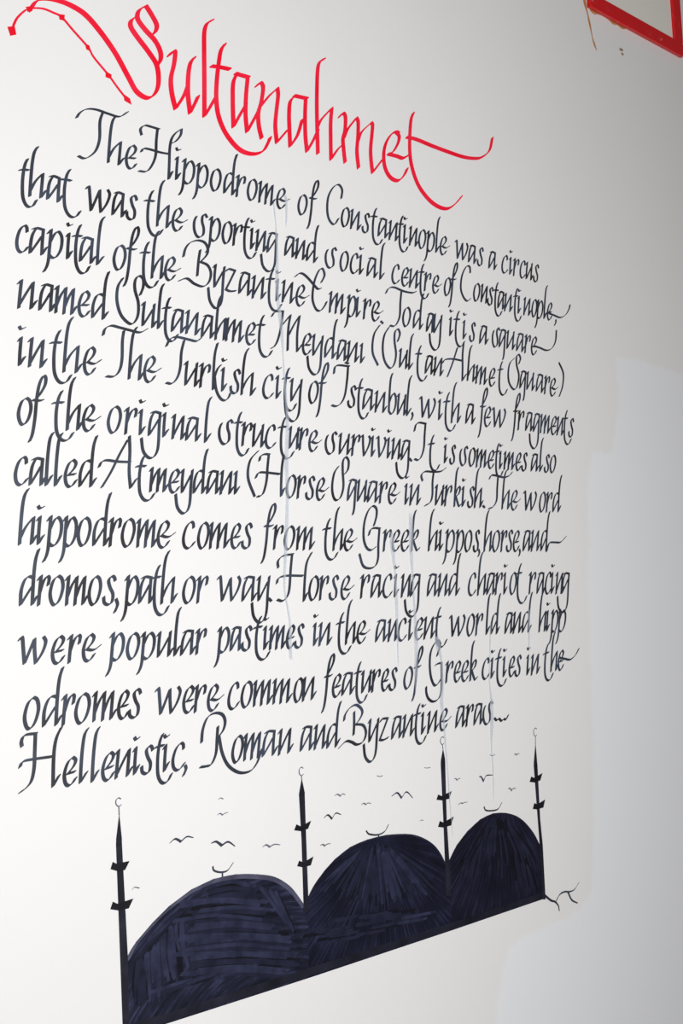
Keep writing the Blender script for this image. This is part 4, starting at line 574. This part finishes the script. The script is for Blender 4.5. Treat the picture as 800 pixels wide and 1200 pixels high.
# ------------------------------------------------------------------ the painted mosque: domes, minarets, ground line
DOMES = [
  {'label': 'largest painted dome,dark navy with grey-blue rim and long sweeping streaks','base': (1587.3,852.0),'outline': [(1392.4,984.1),(1411.6,1007.4),(1450.1,1035.1),(1489.4,1058.4),(1543.0,1080.1),(1597.8,1091.0),(1653.9,1091.0),(1711.4,1081.9),(1755.4,1069.4),(1792.2,1046.8),(1814.1,1023.7),(1830.1,1003.1),(1835.3,993.8),(1842.8,956.3),(1839.3,852.4),(1461.7,846.9),(1377.9,845.9),(1386.7,942.8)],'rim': [(1392.2,979.6),(1411.4,1002.9),(1449.9,1030.5),(1489.2,1053.7),(1542.8,1075.3),(1597.6,1086.1),(1653.7,1086.1),(1711.1,1076.9),(1755.1,1064.4),(1791.9,1041.7),(1813.8,1018.6),(1829.8,997.9)],'rimw': 2.4,'tones': (0,0,1,1,1,2,2),'strokes': [[(1587,1077),(1645,1078),(1704,1059)],[(1585,1073),(1634,1073),(1682,1058)],[(1585,1070),(1647,1066),(1711,1052)],[(1586,1066),(1645,1065),(1705,1049)],[(1587,1063),(1660,1060),(1737,1038)],[(1588,1057),(1657,1054),(1736,1035)],[(1568,1057),(1637,1052),(1709,1035)],[(1551,1059),(1625,1052),(1697,1035)],[(1516,1061),(1622,1048),(1734,1023)],[(1554,1050),(1634,1045),(1711,1023)],[(1516,1053),(1610,1047),(1713,1021)],[(1543,1044),(1630,1035),(1720,1016)],[(1561,1037),(1656,1027),(1753,1004)],[(1545,1035),(1635,1025),(1729,1005)],[(1547,1034),(1632,1023),(1727,1002)],[(1517,1035),(1638,1020),(1763,993)],[(1545,1024),(1631,1016),(1721,997)],[(1499,1029),(1602,1021),(1717,992)],[(1522,1022),(1647,1004),(1779,977)],[(1575,1008),(1655,1002),(1743,980)],[(1548,1012),(1645,999),(1748,975)],[(1527,1010),(1643,997),(1768,968)],[(1535,1006),(1638,996),(1740,970)],[(1553,998),(1645,986),(1743,965)],[(1512,1002),(1631,990),(1759,960)],[(1537,994),(1657,983),(1787,950)],[(1512,997),(1635,979),(1764,951)],[(1497,995),(1639,972),(1792,942)],[(1531,986),(1634,974),(1746,945)],[(1550,979),(1669,966),(1794,933)],[(1553,973),(1655,959),(1762,935)],[(1562,968),(1678,950),(1808,921)],[(1526,971),(1653,956),(1788,921)],[(1561,960),(1678,945),(1797,916)],[(1519,967),(1662,947),(1817,909)],[(1496,968),(1646,941),(1810,907)],[(1537,954),(1666,937),(1804,904)],[(1537,952),(1656,936),(1779,905)],[(1565,941),(1686,923),(1815,894)],[(1536,945),(1661,923),(1798,893)],[(1550,937),(1657,925),(1765,897)],[(1528,940),(1663,921),(1812,884)],[(1557,929),(1657,915),(1763,890)],[(1552,928),(1658,913),(1768,884)],[(1536,926),(1650,907),(1771,879)],[(1512,929),(1651,907),(1804,867)],[(1567,914),(1663,897),(1768,872)],[(1411,973),(1404,938),(1407,902)],[(1414,973),(1409,938),(1406,902)],[(1416,976),(1410,940),(1410,899)],[(1416,968),(1416,917),(1416,896)],[(1421,974),(1415,937),(1419,900)],[(1424,977),(1418,933),(1418,894)],[(1428,972),(1422,930),(1424,893)],[(1431,973),(1427,944),(1427,914)],[(1433,974),(1428,932),(1428,896)],[(1434,982),(1433,961),(1437,936)],[(1438,985),(1434,942),(1437,901)],[(1438,982),(1438,932),(1439,896)],[(1442,992),(1443,957),(1443,921)],[(1447,986),(1441,936),(1447,896)],[(1449,986),(1447,958),(1448,929)],[(1452,993),(1449,955),(1453,917)],[(1452,992),(1451,962),(1458,928)],[(1455,989),(1458,947),(1460,900)],[(1459,997),(1460,945),(1461,892)],[(1461,995),(1461,956),(1463,913)],[(1467,1005),(1464,969),(1469,932)],[(1471,1000),(1466,951),(1473,894)],[(1471,1002),(1471,969),(1476,933)],[(1477,1007),(1476,981),(1477,949)],[(1476,1009),(1475,969),(1483,924)],[(1480,1009),(1479,973),(1487,940)],[(1484,1014),(1481,969),(1487,919)],[(1489,1014),(1486,971),(1494,928)],[(1491,1017),(1488,990),(1496,962)],[(1490,1020),(1493,974),(1497,924)],[(1493,1016),(1497,984),(1500,950)],[(1500,1017),(1498,966),(1503,917)],[(1503,1023),(1500,972),(1507,919)],[(1504,1023),(1505,994),(1513,966)],[(1505,1024),(1507,971),(1514,918)],[(1507,1025),(1512,978),(1515,927)],[(1513,1024),(1516,996),(1521,971)],[(1517,1027),(1516,985),(1526,947)],[(1519,1029),(1520,984),(1529,937)],[(1523,1027),(1524,980),(1532,929)],[(1526,908),(1573,910),(1628,912)],[(1448,904),(1493,906),(1545,907)],[(1700,910),(1752,912),(1813,913)],[(1454,911),(1499,913),(1552,914)],[(1527,910),(1574,912),(1629,914)],[(1693,914),(1745,916),(1806,918)],[(1494,912),(1540,914),(1594,916)],[(1593,904),(1642,906),(1699,907)],[(1458,913),(1503,915),(1556,916)],[(1537,906),(1584,908),(1640,910)],[(1674,914),(1725,917),(1785,918)],[(1438,911),(1482,913),(1535,915)],[(1468,910),(1513,913),(1567,914)],[(1614,906),(1664,909),(1722,910)],[(1709,1060),(1737,1027),(1778,978)],[(1716,1055),(1743,1023),(1782,973)],[(1721,1053),(1750,1019),(1782,973)],[(1729,1050),(1753,1016),(1787,969)],[(1735,1047),(1757,1014),(1790,966)],[(1740,1045),(1764,1010),(1792,963)],[(1743,1042),(1768,1005),(1799,960)],[(1750,1041),(1775,1004),(1801,955)],[(1757,1039),(1777,999),(1801,954)],[(1761,1033),(1784,995),(1805,949)]],'crescent': [[(1596.8,1114.4),(1599.9,1106.5),(1615.6,1100.8),(1633.1,1101.3),(1647.9,1113.4)],[(1620.4,1099.0),(1620.0,1091.1)]]},
  {'label': 'middle painted dome,dark navy with streaks fanning from its top','base': (2037.9,860.5),'outline': [(1835.3,993.8),(1838.3,1004.5),(1863.1,1034.9),(1895.6,1060.3),(1928.2,1079.6),(1974.2,1097.4),(2027.5,1105.7),(2088.7,1107.3),(2151.2,1101.0),(2193.4,1090.5),(2235.8,1069.2),(2263.5,1043.6),(2287.0,1006.2),(2291.6,978.9),(2294.4,862.7),(1839.3,852.4),(1842.8,956.3)],'rim': [(1838.2,1002.4),(1863.0,1032.9),(1895.4,1058.3),(1928.0,1077.5),(1974.1,1095.3),(2027.4,1103.5),(2088.5,1105.1),(2151.0,1098.8),(2193.3,1088.2),(2235.6,1067.0),(2263.4,1041.3),(2286.8,1003.9)],'rimw': 1.0,'tones': (0,0,1,1,1,2),'strokes': [[(1962,1070),(1929,1055),(1898,1040)],[(2002,1085),(1941,1053),(1886,1021)],[(2006,1087),(1940,1055),(1882,1022)],[(1999,1084),(1952,1062),(1909,1040)],[(1993,1080),(1940,1054),(1893,1028)],[(1983,1074),(1948,1055),(1914,1036)],[(1996,1079),(1942,1049),(1894,1018)],[(1988,1071),(1955,1048),(1923,1025)],[(1988,1072),(1953,1051),(1921,1030)],[(2001,1078),(1964,1053),(1931,1029)],[(1987,1064),(1957,1038),(1928,1013)],[(2011,1083),(1967,1050),(1928,1017)],[(2012,1082),(1970,1050),(1933,1019)],[(1999,1072),(1967,1047),(1939,1023)],[(1998,1071),(1968,1048),(1941,1025)],[(2006,1071),(1968,1033),(1935,995)],[(1999,1067),(1975,1045),(1953,1024)],[(2026,1089),(1983,1052),(1945,1016)],[(2024,1086),(1987,1045),(1953,1005)],[(2012,1070),(1986,1039),(1963,1009)],[(2028,1087),(1996,1054),(1967,1022)],[(2031,1090),(1991,1043),(1956,997)],[(2020,1074),(1991,1038),(1964,1001)],[(2013,1060),(1992,1029),(1972,998)],[(2026,1078),(2003,1047),(1983,1017)],[(2020,1067),(1994,1028),(1971,989)],[(2022,1065),(2000,1026),(1980,987)],[(2032,1082),(2010,1047),(1989,1013)],[(2038,1088),(2014,1041),(1991,995)],[(2025,1061),(2007,1023),(1990,984)],[(2039,1086),(2016,1034),(1994,982)],[(2034,1068),(2017,1026),(2002,985)],[(2042,1087),(2022,1035),(2003,984)],[(2037,1068),(2021,1018),(2006,968)],[(2044,1084),(2025,1023),(2009,963)],[(2045,1084),(2032,1040),(2020,995)],[(2042,1070),(2031,1028),(2020,986)],[(2040,1054),(2033,1023),(2026,992)],[(2049,1088),(2037,1028),(2026,968)],[(2045,1056),(2039,1022),(2033,989)],[(2049,1067),(2043,1026),(2038,985)],[(2048,1043),(2043,999),(2039,955)],[(2054,1088),(2049,1025),(2044,962)],[(2053,1053),(2051,1021),(2050,989)],[(2055,1053),(2054,1018),(2053,982)],[(2057,1090),(2057,1039),(2057,988)],[(2060,1049),(2061,1008),(2062,968)],[(2060,1078),(2063,1020),(2065,962)],[(2062,1073),(2066,1018),(2069,963)],[(2061,1091),(2067,1033),(2072,975)],[(2063,1085),(2071,1031),(2077,977)],[(2065,1083),(2074,1026),(2082,970)],[(2070,1066),(2078,1025),(2085,985)],[(2066,1089),(2079,1026),(2091,963)],[(2078,1049),(2087,1014),(2095,979)],[(2073,1071),(2087,1020),(2099,969)],[(2079,1053),(2092,1006),(2104,959)],[(2085,1043),(2098,1002),(2110,962)],[(2077,1068),(2094,1017),(2109,965)],[(2088,1046),(2102,1008),(2115,970)],[(2081,1068),(2104,1013),(2124,958)],[(2074,1086),(2102,1028),(2127,970)],[(2091,1051),(2110,1004),(2128,958)],[(2082,1073),(2109,1017),(2133,962)],[(2079,1082),(2109,1034),(2136,986)],[(2088,1069),(2111,1028),(2133,987)],[(2093,1061),(2117,1019),(2140,976)],[(2091,1069),(2119,1028),(2145,986)],[(2109,1049),(2137,1010),(2163,971)],[(2109,1045),(2133,1008),(2156,970)],[(2089,1074),(2130,1015),(2166,955)],[(2115,1043),(2137,1014),(2157,984)],[(2088,1078),(2131,1021),(2171,963)],[(2085,1084),(2128,1026),(2168,969)],[(2099,1070),(2135,1031),(2169,991)],[(2120,1044),(2151,1004),(2180,965)],[(2113,1058),(2145,1024),(2176,990)],[(2128,1048),(2159,1019),(2188,991)],[(2132,1041),(2172,999),(2210,957)],[(2100,1073),(2150,1026),(2195,979)],[(2134,1038),(2166,1005),(2195,971)],[(2110,1064),(2161,1014),(2208,964)],[(2139,1046),(2186,1007),(2230,968)],[(2128,1055),(2170,1023),(2209,990)],[(2098,1078),(2156,1026),(2209,975)],[(2114,1066),(2180,1009),(2241,953)],[(2138,1046),(2179,1010),(2218,974)],[(2153,1037),(2194,1003),(2234,968)],[(2113,1070),(2176,1030),(2235,990)],[(2113,1070),(2175,1023),(2233,976)],[(1889,930),(1927,926),(1971,924)],[(2077,929),(2118,925),(2167,923)],[(2031,915),(2071,911),(2119,908)],[(2008,943),(2048,939),(2095,937)],[(1910,913),(1947,909),(1992,907)],[(2034,937),(2075,934),(2123,931)],[(2025,946),(2066,942),(2113,940)],[(2146,921),(2189,917),(2239,914)],[(1986,931),(2026,928),(2073,925)],[(1829,938),(1866,935),(1909,932)],[(1907,955),(1944,952),(1990,950)],[(2082,937),(2123,933),(2173,931)],[(1905,924),(1943,920),(1988,918)],[(1894,955),(1932,951),(1976,949)],[(1994,946),(2033,943),(2081,941)],[(2114,912),(2156,908),(2206,905)],[(1826,949),(1863,946),(1906,944)],[(2063,930),(2104,926),(2153,924)],[(2126,921),(2169,917),(2219,915)],[(1872,938),(1909,935),(1953,933)],[(2026,935),(2067,931),(2115,929)],[(2030,918),(2070,915),(2118,912)],[(1982,933),(2022,929),(2069,927)],[(2096,919),(2137,915),(2187,913)],[(1982,912),(2022,908),(2068,905)],[(1869,923),(1906,919),(1950,917)]],'crescent': [[(2025.4,1124.3),(2034.9,1116.1),(2061.5,1111.1),(2083.7,1115.4),(2096.3,1128.1)],[(2063.6,1110.8),(2063.2,1104.8)]]},
  {'label': 'smallest painted dome,nearly black,beside the branching flourish','base': (2452.3,868.9),'outline': [(2291.6,978.9),(2296.6,1022.7),(2325.0,1051.6),(2366.1,1077.9),(2415.6,1098.8),(2465.1,1106.6),(2514.6,1101.3),(2555.9,1088.3),(2588.6,1068.5),(2620.7,1038.1),(2642.4,1006.1),(2648.9,963.2),(2650.7,872.8),(2294.4,862.7)],'rim': [(2296.4,1020.4),(2324.8,1049.3),(2365.9,1075.6),(2415.4,1096.4),(2464.9,1104.1),(2514.4,1098.9),(2555.7,1085.9),(2588.3,1066.0),(2620.4,1035.6),(2642.2,1003.7)],'rimw': 1.0,'tones': (0,0,0,1,1),'strokes': [[(2396,1057),(2339,1015),(2307,971)],[(2399,1057),(2344,1022),(2313,983)],[(2400,1044),(2346,995),(2315,945)],[(2403,1045),(2352,1017),(2324,986)],[(2406,1057),(2357,1028),(2330,997)],[(2409,1056),(2360,1017),(2333,976)],[(2413,1074),(2366,1031),(2339,986)],[(2414,1056),(2369,1014),(2343,970)],[(2416,1053),(2374,1025),(2350,995)],[(2421,1076),(2381,1054),(2358,1029)],[(2423,1068),(2383,1029),(2360,990)],[(2426,1071),(2388,1039),(2367,1005)],[(2427,1062),(2392,1036),(2372,1009)],[(2430,1060),(2395,1016),(2374,971)],[(2434,1072),(2400,1019),(2379,966)],[(2437,1082),(2407,1053),(2389,1023)],[(2440,1081),(2411,1056),(2395,1029)],[(2442,1082),(2414,1035),(2397,987)],[(2444,1076),(2419,1042),(2404,1007)],[(2447,1075),(2424,1048),(2411,1019)],[(2449,1069),(2428,1038),(2415,1006)],[(2453,1087),(2434,1056),(2422,1024)],[(2455,1074),(2435,1018),(2422,961)],[(2457,1072),(2441,1044),(2432,1015)],[(2461,1083),(2446,1044),(2436,1004)],[(2464,1089),(2449,1027),(2438,964)],[(2467,1095),(2455,1050),(2447,1005)],[(2468,1073),(2456,1010),(2448,946)],[(2472,1092),(2464,1048),(2458,1003)],[(2473,1074),(2468,1045),(2465,1016)],[(2477,1088),(2471,1028),(2466,967)],[(2480,1091),(2478,1049),(2475,1006)],[(2482,1086),(2482,1042),(2480,998)],[(2486,1092),(2488,1063),(2488,1033)],[(2486,1064),(2488,1006),(2486,950)],[(2489,1071),(2495,1033),(2496,996)],[(2493,1085),(2499,1035),(2501,985)],[(2496,1084),(2504,1037),(2507,991)],[(2496,1062),(2507,1019),(2511,976)],[(2501,1079),(2511,1012),(2514,946)],[(2502,1070),(2518,1038),(2525,1007)],[(2505,1075),(2521,1019),(2527,966)],[(2509,1084),(2527,1040),(2536,997)],[(2510,1063),(2528,999),(2536,937)],[(2513,1065),(2533,999),(2541,936)],[(2516,1067),(2540,1020),(2551,975)],[(2517,1053),(2543,1007),(2555,962)],[(2520,1053),(2548,1013),(2562,974)],[(2524,1065),(2554,1025),(2569,987)],[(2526,1056),(2558,1017),(2574,980)],[(2529,1065),(2563,1023),(2580,984)],[(2531,1054),(2567,1009),(2584,966)],[(2533,1053),(2569,981),(2585,911)],[(2535,1043),(2573,976),(2591,911)],[(2539,1055),(2581,1006),(2601,959)],[(2542,1056),(2584,995),(2605,937)],[(2544,1045),(2589,999),(2613,956)],[(2547,1052),(2595,1010),(2620,971)],[(2549,1042),(2598,991),(2623,943)],[(2549,1019),(2600,955),(2624,895)]],'crescent': [[(2431.7,1125.9),(2438.2,1117.0),(2461.6,1113.1),(2484.8,1114.3),(2500.2,1127.2)]]}]
GROUND = [(1382.1,858.4),(1462.1,857.5),(1787.6,863.4),(2325.8,872.3),(2640.8,880.8)]
def build_domes():
    for d, mat, rim in zip(DOMES, DOME_MATS, RIM_MATS):
        root = empty('painted_dome', *d['base'])
        tag(root, d['label'], 'painted dome', 'painted mosque domes')
        flat('dome_fill', d['outline'], mat, root, .0003)
        rnd = random.Random(len(d['strokes']))
        tones = [[], [], []]
        for s in d['strokes']: tones[rnd.choice(d['tones'])].append(s)
        for k, (tone, m) in enumerate(zip(tones, STROKE_MATS)):
            if not tone: continue
            pen = Pen((3.0, 2.4), 1.5)
            for s in tone: pen.stroke(s, 4, (1, .8))
            pen.build('marker_strokes', m, root, .00034 + .00003*k)
        pen = Pen((1.6*d['rimw'], 1.0*d['rimw']), .9*d['rimw'])
        pen.stroke(d['rim'], 5); pen.build('rim', rim, root, .00048)
        pen = Pen((1.5, 1.3), .7)
        for k, s in enumerate(d['crescent']): pen.stroke(s, 6)
        pen.build('crescent_finial', INK, root, .0005)
    g = empty('ground_line', *GROUND[0])
    tag(g, 'broad dark navy ground line under the three painted domes', 'painted line')
    pen = Pen((7, 6), 3); pen.stroke(GROUND, 1); pen.build('line_stroke', GROUND_MAT, g, .00055)
build_domes()

MINARETS = [
  {'label': 'painted minaret standing farthest from the flourish,before the largest dome','base': (1384.8,883.1),'shaft': [(1373.7,1188.0),(1386.7,1189.2),(1392.9,986.8),(1390.9,842.8),(1377.9,845.9)],'spire': [(1382.6,1243.7),(1386.9,1196.9),(1386.6,1188.5),(1373.7,1187.3),(1374.4,1198.7)],'balconies': [[(1360.3,1146.6),(1365.5,1158.7),(1373.2,1154.5),(1402.4,1154.9),(1392.0,1140.1),(1376.4,1140.2)],[(1357.6,1075.9),(1363.6,1088.4),(1372.7,1083.1),(1408.6,1086.3),(1397.8,1070.3),(1376.0,1070.3)]],'crescent': [[(1386.9,1269.1),(1382.6,1271.5),(1377.3,1269.3),(1375.6,1264.6),(1377.0,1259.5),(1382.1,1256.1),(1387.4,1258.2)],[(1382.1,1256.1),(1382.5,1240.6)]]},
  {'label': 'painted minaret between the largest dome and the middle dome','base': (1835.6,1000.6),'shaft': [(1831.2,1223.5),(1847.5,1223.4),(1846.5,1129.0),(1845.8,988.5),(1831.3,987.6),(1833.3,1130.8)],'spire': [(1840.8,1257.5),(1847.9,1226.9),(1847.4,1222.5),(1831.1,1222.7),(1831.4,1227.0)],'balconies': [[(1813.6,1154.4),(1820.7,1165.6),(1832.5,1160.0),(1862.7,1167.7),(1853.0,1152.0),(1831.9,1150.2)],[(1818.0,1081.1),(1824.3,1091.4),(1835.6,1086.0),(1865.1,1093.8),(1856.5,1076.9),(1835.0,1075.9)]],'crescent': [[(1846.0,1277.8),(1841.6,1280.3),(1836.1,1277.8),(1834.1,1272.3),(1835.5,1266.5),(1840.7,1262.8),(1846.2,1265.4)],[(1840.7,1262.8),(1840.6,1254.0)]]},
  {'label': 'painted minaret between the middle dome and the smallest dome','base': (2287.9,969.8),'shaft': [(2282.2,1243.2),(2298.3,1247.5),(2293.3,1114.7),(2296.1,978.1),(2294.5,939.7),(2278.1,942.5),(2281.3,1116.2)],'spire': [(2293.1,1277.6),(2298.2,1253.4),(2298.3,1246.5),(2282.1,1242.2),(2283.4,1250.9)],'balconies': [[(2260.8,1162.9),(2267.7,1174.4),(2279.4,1169.5),(2316.0,1176.6),(2306.1,1160.1),(2281.6,1159.1)],[(2261.5,1101.4),(2269.0,1113.9),(2280.7,1108.9),(2318.6,1117.6),(2307.3,1098.5),(2279.8,1097.3)]],'crescent': [[(2297.4,1301.9),(2293.1,1304.4),(2287.5,1301.7),(2285.4,1296.0),(2286.6,1290.1),(2291.6,1286.4),(2297.2,1289.1)],[(2291.6,1286.4),(2292.9,1275.6)]]},
  {'label': 'painted minaret at the far end,standing against the smallest dome by the flourish','base': (2645.3,890.4),'shaft': [(2636.4,1201.3),(2651.8,1201.8),(2650.3,1068.3),(2654.7,1004.4),(2653.3,870.3),(2640.0,872.6),(2641.7,1016.8)],'spire': [(2649.2,1259.7),(2651.4,1208.3),(2651.7,1200.8),(2636.3,1200.2),(2637.2,1209.7)],'balconies': [[(2615.2,1164.8),(2623.5,1177.2),(2635.5,1172.7),(2671.0,1181.1),(2659.9,1163.5),(2636.1,1161.0)],[(2622.1,1097.2),(2629.8,1111.0),(2641.5,1106.2),(2675.6,1114.4),(2666.2,1095.3),(2640.2,1093.7)]],'crescent': [[(2657.5,1292.6),(2652.7,1295.4),(2646.3,1292.2),(2643.9,1285.8),(2645.1,1279.1),(2650.7,1275.0),(2657.0,1278.1)],[(2650.7,1275.0),(2648.8,1255.5)]]}]
def build_minarets():
    for m in MINARETS:
        root = empty('painted_minaret', *m['base'])
        tag(root, m['label'], 'painted minaret', 'painted minarets')
        flat('shaft', m['shaft'], MINARET, root, .0008)
        flat('spire', m['spire'], MINARET, root, .0008)
        for b in m['balconies']: flat('balcony', b, MINARET_DARK, root, .0009)
        pen = Pen((.9, .7), .6)
        for s in m['crescent']: pen.stroke(s, 5)
        pen.build('crescent_finial', THIN_INK, root, .0007)
build_minarets()

BIRDS = [
  ('painted bird with wide wings just above the largest dome,nearer the first minaret',1.0,[(1495.4,1173.8),(1508.2,1179.9),(1521.6,1172.8),(1536.2,1180.0),(1551.6,1176.2)]),
  ('painted bird with thick arched wings directly over the crescent of the largest dome',1.15,[(1595.5,1159.5),(1607.3,1160.7),(1620.8,1151.4),(1637.3,1156.0),(1654.3,1145.3)]),
  ('painted bird between the largest dome crescent and the second minaret',0.85,[(1726.5,1133.2),(1735.8,1136.1),(1745.3,1130.5),(1758.2,1133.8),(1773.8,1130.7)]),
  ('small faint painted bird,lower of two high over the largest dome',0.6,[(1612.7,1211.2),(1619.3,1213.3),(1625.6,1209.6),(1632.8,1212.4),(1639.9,1212.7)]),
  ('tiny faint painted bird,the topmost above the largest dome',0.55,[(1616.2,1240.5),(1621.7,1243.1),(1628.6,1240.2)]),
  ('tiny faint painted bird between the balconies of the first minaret and the largest dome',0.55,[(1406.3,1102.5),(1412.1,1105.7),(1422.5,1102.7)]),
  ('painted bird highest beside the crescent of the second minaret,with flat wings',0.75,[(1934.9,1210.5),(1942.7,1212.7),(1952.0,1208.0),(1958.7,1211.8),(1966.3,1208.6)]),
  ('small painted bird in mid air over the climb of the middle dome',0.7,[(2013.8,1182.0),(2022.0,1184.2),(2027.7,1180.3),(2034.6,1183.1),(2044.6,1181.0)]),
  ('large painted bird beside the upper balcony of the second minaret',0.95,[(1900.1,1168.4),(1911.7,1173.1),(1923.7,1163.5),(1935.2,1173.7),(1950.9,1169.0)]),
  ('painted bird beside the lower balcony of the second minaret',0.75,[(1886.2,1113.2),(1893.1,1114.4),(1899.1,1110.5),(1906.2,1113.0),(1916.3,1112.9)]),
  ('largest painted bird with thick arched wings above the middle dome near the third minaret',1.05,[(2111.6,1188.8),(2129.5,1194.2),(2143.4,1181.3),(2160.6,1192.6),(2180.3,1176.9)]),
  ('tiny faint painted bird alone under the word Byzantine',0.55,[(2066.8,1238.7),(2075.5,1235.9),(2085.1,1236.7)]),
  ('tiny faint painted bird close to the spire of the third minaret',0.55,[(2225.1,1240.2),(2233.9,1238.3),(2245.0,1238.6)]),
  ('tiny faint painted bird over the middle dome near the third minaret',0.5,[(2200.2,1122.9),(2206.1,1124.1),(2211.8,1122.4)]),
  ('small painted bird just off the third minaret over the smallest dome',0.7,[(2328.1,1203.9),(2333.4,1203.3),(2337.8,1199.4),(2343.5,1202.2),(2349.7,1202.5)]),
  ('large painted bird with one raised wing above the smallest dome',1.05,[(2420.1,1199.0),(2427.3,1197.2),(2435.2,1186.2),(2446.9,1198.2),(2471.4,1197.1)]),
  ('painted bird between the smallest dome and the upper balcony of the last minaret',0.9,[(2528.1,1157.4),(2535.0,1158.2),(2542.1,1151.7),(2548.5,1156.1),(2558.6,1155.0)]),
  ('faint painted bird above the slope of the smallest dome near the third minaret lower balcony',0.6,[(2336.3,1142.6),(2346.6,1145.3),(2353.5,1143.5),(2361.5,1145.0),(2371.6,1144.3)]),
  ('tiny faint painted bird high over the crescent of the smallest dome',0.55,[(2465.0,1246.3),(2473.8,1242.9),(2484.0,1245.1)]),
  ('small painted bird near the spire of the last minaret',0.75,[(2559.4,1237.9),(2564.7,1238.9),(2569.6,1235.8),(2575.0,1238.5),(2581.0,1237.9)]),
]
def build_birds():
    for label, wt, pts in BIRDS:
        root = empty('painted_bird', *pts[len(pts)//2])
        tag(root, label, 'painted bird', 'painted birds in flight')
        pen = Pen((1.5*wt, 1.5*wt), .7*wt)
        mid = len(pts)//2
        if len(pts) > 3:
            pen.stroke(pts[:mid+1], 5, (.5, 1.3)); pen.stroke(pts[mid:], 5, (1.1, .45))
        else: pen.stroke(pts, 5, (.6, .9))
        pen.build('wings', INK if wt > .9 else THIN_INK, root, .0006)
build_birds()

SQUIGGLE = [[(2652.3,879.9),(2675.0,864.4),(2692.4,857.7),(2704.9,846.1),(2708.0,832.3)],[(2695.1,857.3),(2713.9,872.0),(2735.5,875.3),(2753.7,872.2),(2777.3,873.6),(2799.6,887.7)],[(2749.1,873.0),(2763.6,850.2),(2787.7,838.0)]]
def build_squiggle():
    o = empty('painted_flourish', *SQUIGGLE[0][0])
    tag(o, 'thin branching black flourish trailing off the end of the ground line', 'painted line')
    pen = Pen((2.2, 1.6), .9)
    for s in SQUIGGLE: pen.stroke(s, 6, (1.2, .6))
    pen.build('branching_stroke', INK, o, .0006)
build_squiggle()

# ------------------------------------------------------------------ pale water runs through the writing
DRIPS = [
  ('long pale blue drip falling from the top line of writing to the line about pastimes',[(1825.9,2496.0),(1827.2,2473.3),(1829.6,2447.1),(1829.5,2420.4),(1829.5,2374.8),(1825.8,2304.2),(1826.8,2276.1),(1833.5,2215.0),(1835.5,2159.1),(1836.2,2103.1),(1839.9,2010.5),(1833.0,1926.8),(1831.8,1858.9),(1824.9,1776.5),(1812.7,1662.6),(1818.8,1617.6),(1824.1,1581.7),(1822.9,1537.0),(1822.3,1503.1)],[3.6,5.8,4.3,8.6,10.1,13.0,11.5,13.0,6.5,8.6,11.5,14.4,10.1,13.0,8.6,6.5,8.6,11.5,11.5]),
  ('pale drip through the words Greek and racing,above the word features',[(2151.1,1785.1),(2151.3,1745.8),(2156.0,1690.8),(2156.3,1612.6),(2154.3,1544.5),(2151.8,1469.1)],[11.5,17.3,8.6,13.0,7.2,2.2]),
  ('pale drip starting in the letter k of Greek,passing through the word ancient',[(2220.1,1831.1),(2215.0,1740.8),(2215.8,1671.2),(2216.6,1601.8),(2217.4,1532.7),(2211.6,1474.0),(2205.1,1405.9)],[15.8,15.8,7.2,10.1,17.3,11.5,2.9]),
  ('pale drip through the second capital G,running down along the third minaret',[(2290.1,1540.2),(2292.8,1516.1),(2301.2,1485.7),(2301.4,1429.7),(2294.9,1386.3),(2298.9,1340.4),(2301.1,1290.7),(2304.1,1231.1),(2306.2,1162.0),(2310.6,1063.5)],[15.8,21.6,8.6,13.0,15.8,8.6,7.2,5.0,5.0,2.2]),
  ('thin pale drip through the last word aras,ending over the smallest dome crescent',[(2494.2,1569.6),(2483.2,1481.9),(2476.6,1426.0),(2480.4,1373.9),(2477.0,1316.3),(2471.4,1271.4),(2472.0,1203.7),(2467.4,1132.7)],[5.8,5.0,5.0,11.5,15.8,5.8,5.0,2.2]),
  ('short pale drip hanging below the word and of the world and hipp',[(2651.5,1600.8),(2647.9,1544.3),(2642.1,1483.8)],[10.1,10.1,2.2]),
  ('faint pale drip under the final e of Hippodrome',[(1862.2,2519.2),(1863.0,2486.5),(1859.3,2441.5)],[10.1,8.6,2.2]),
]
def build_drips():
    for label, pts, ws in DRIPS:
        root = empty('water_drip', *pts[0])
        tag(root, label, 'water drip', 'pale drips through the writing')
        ribbon('run', pts, ws, DRIP, root, .0026)
build_drips()
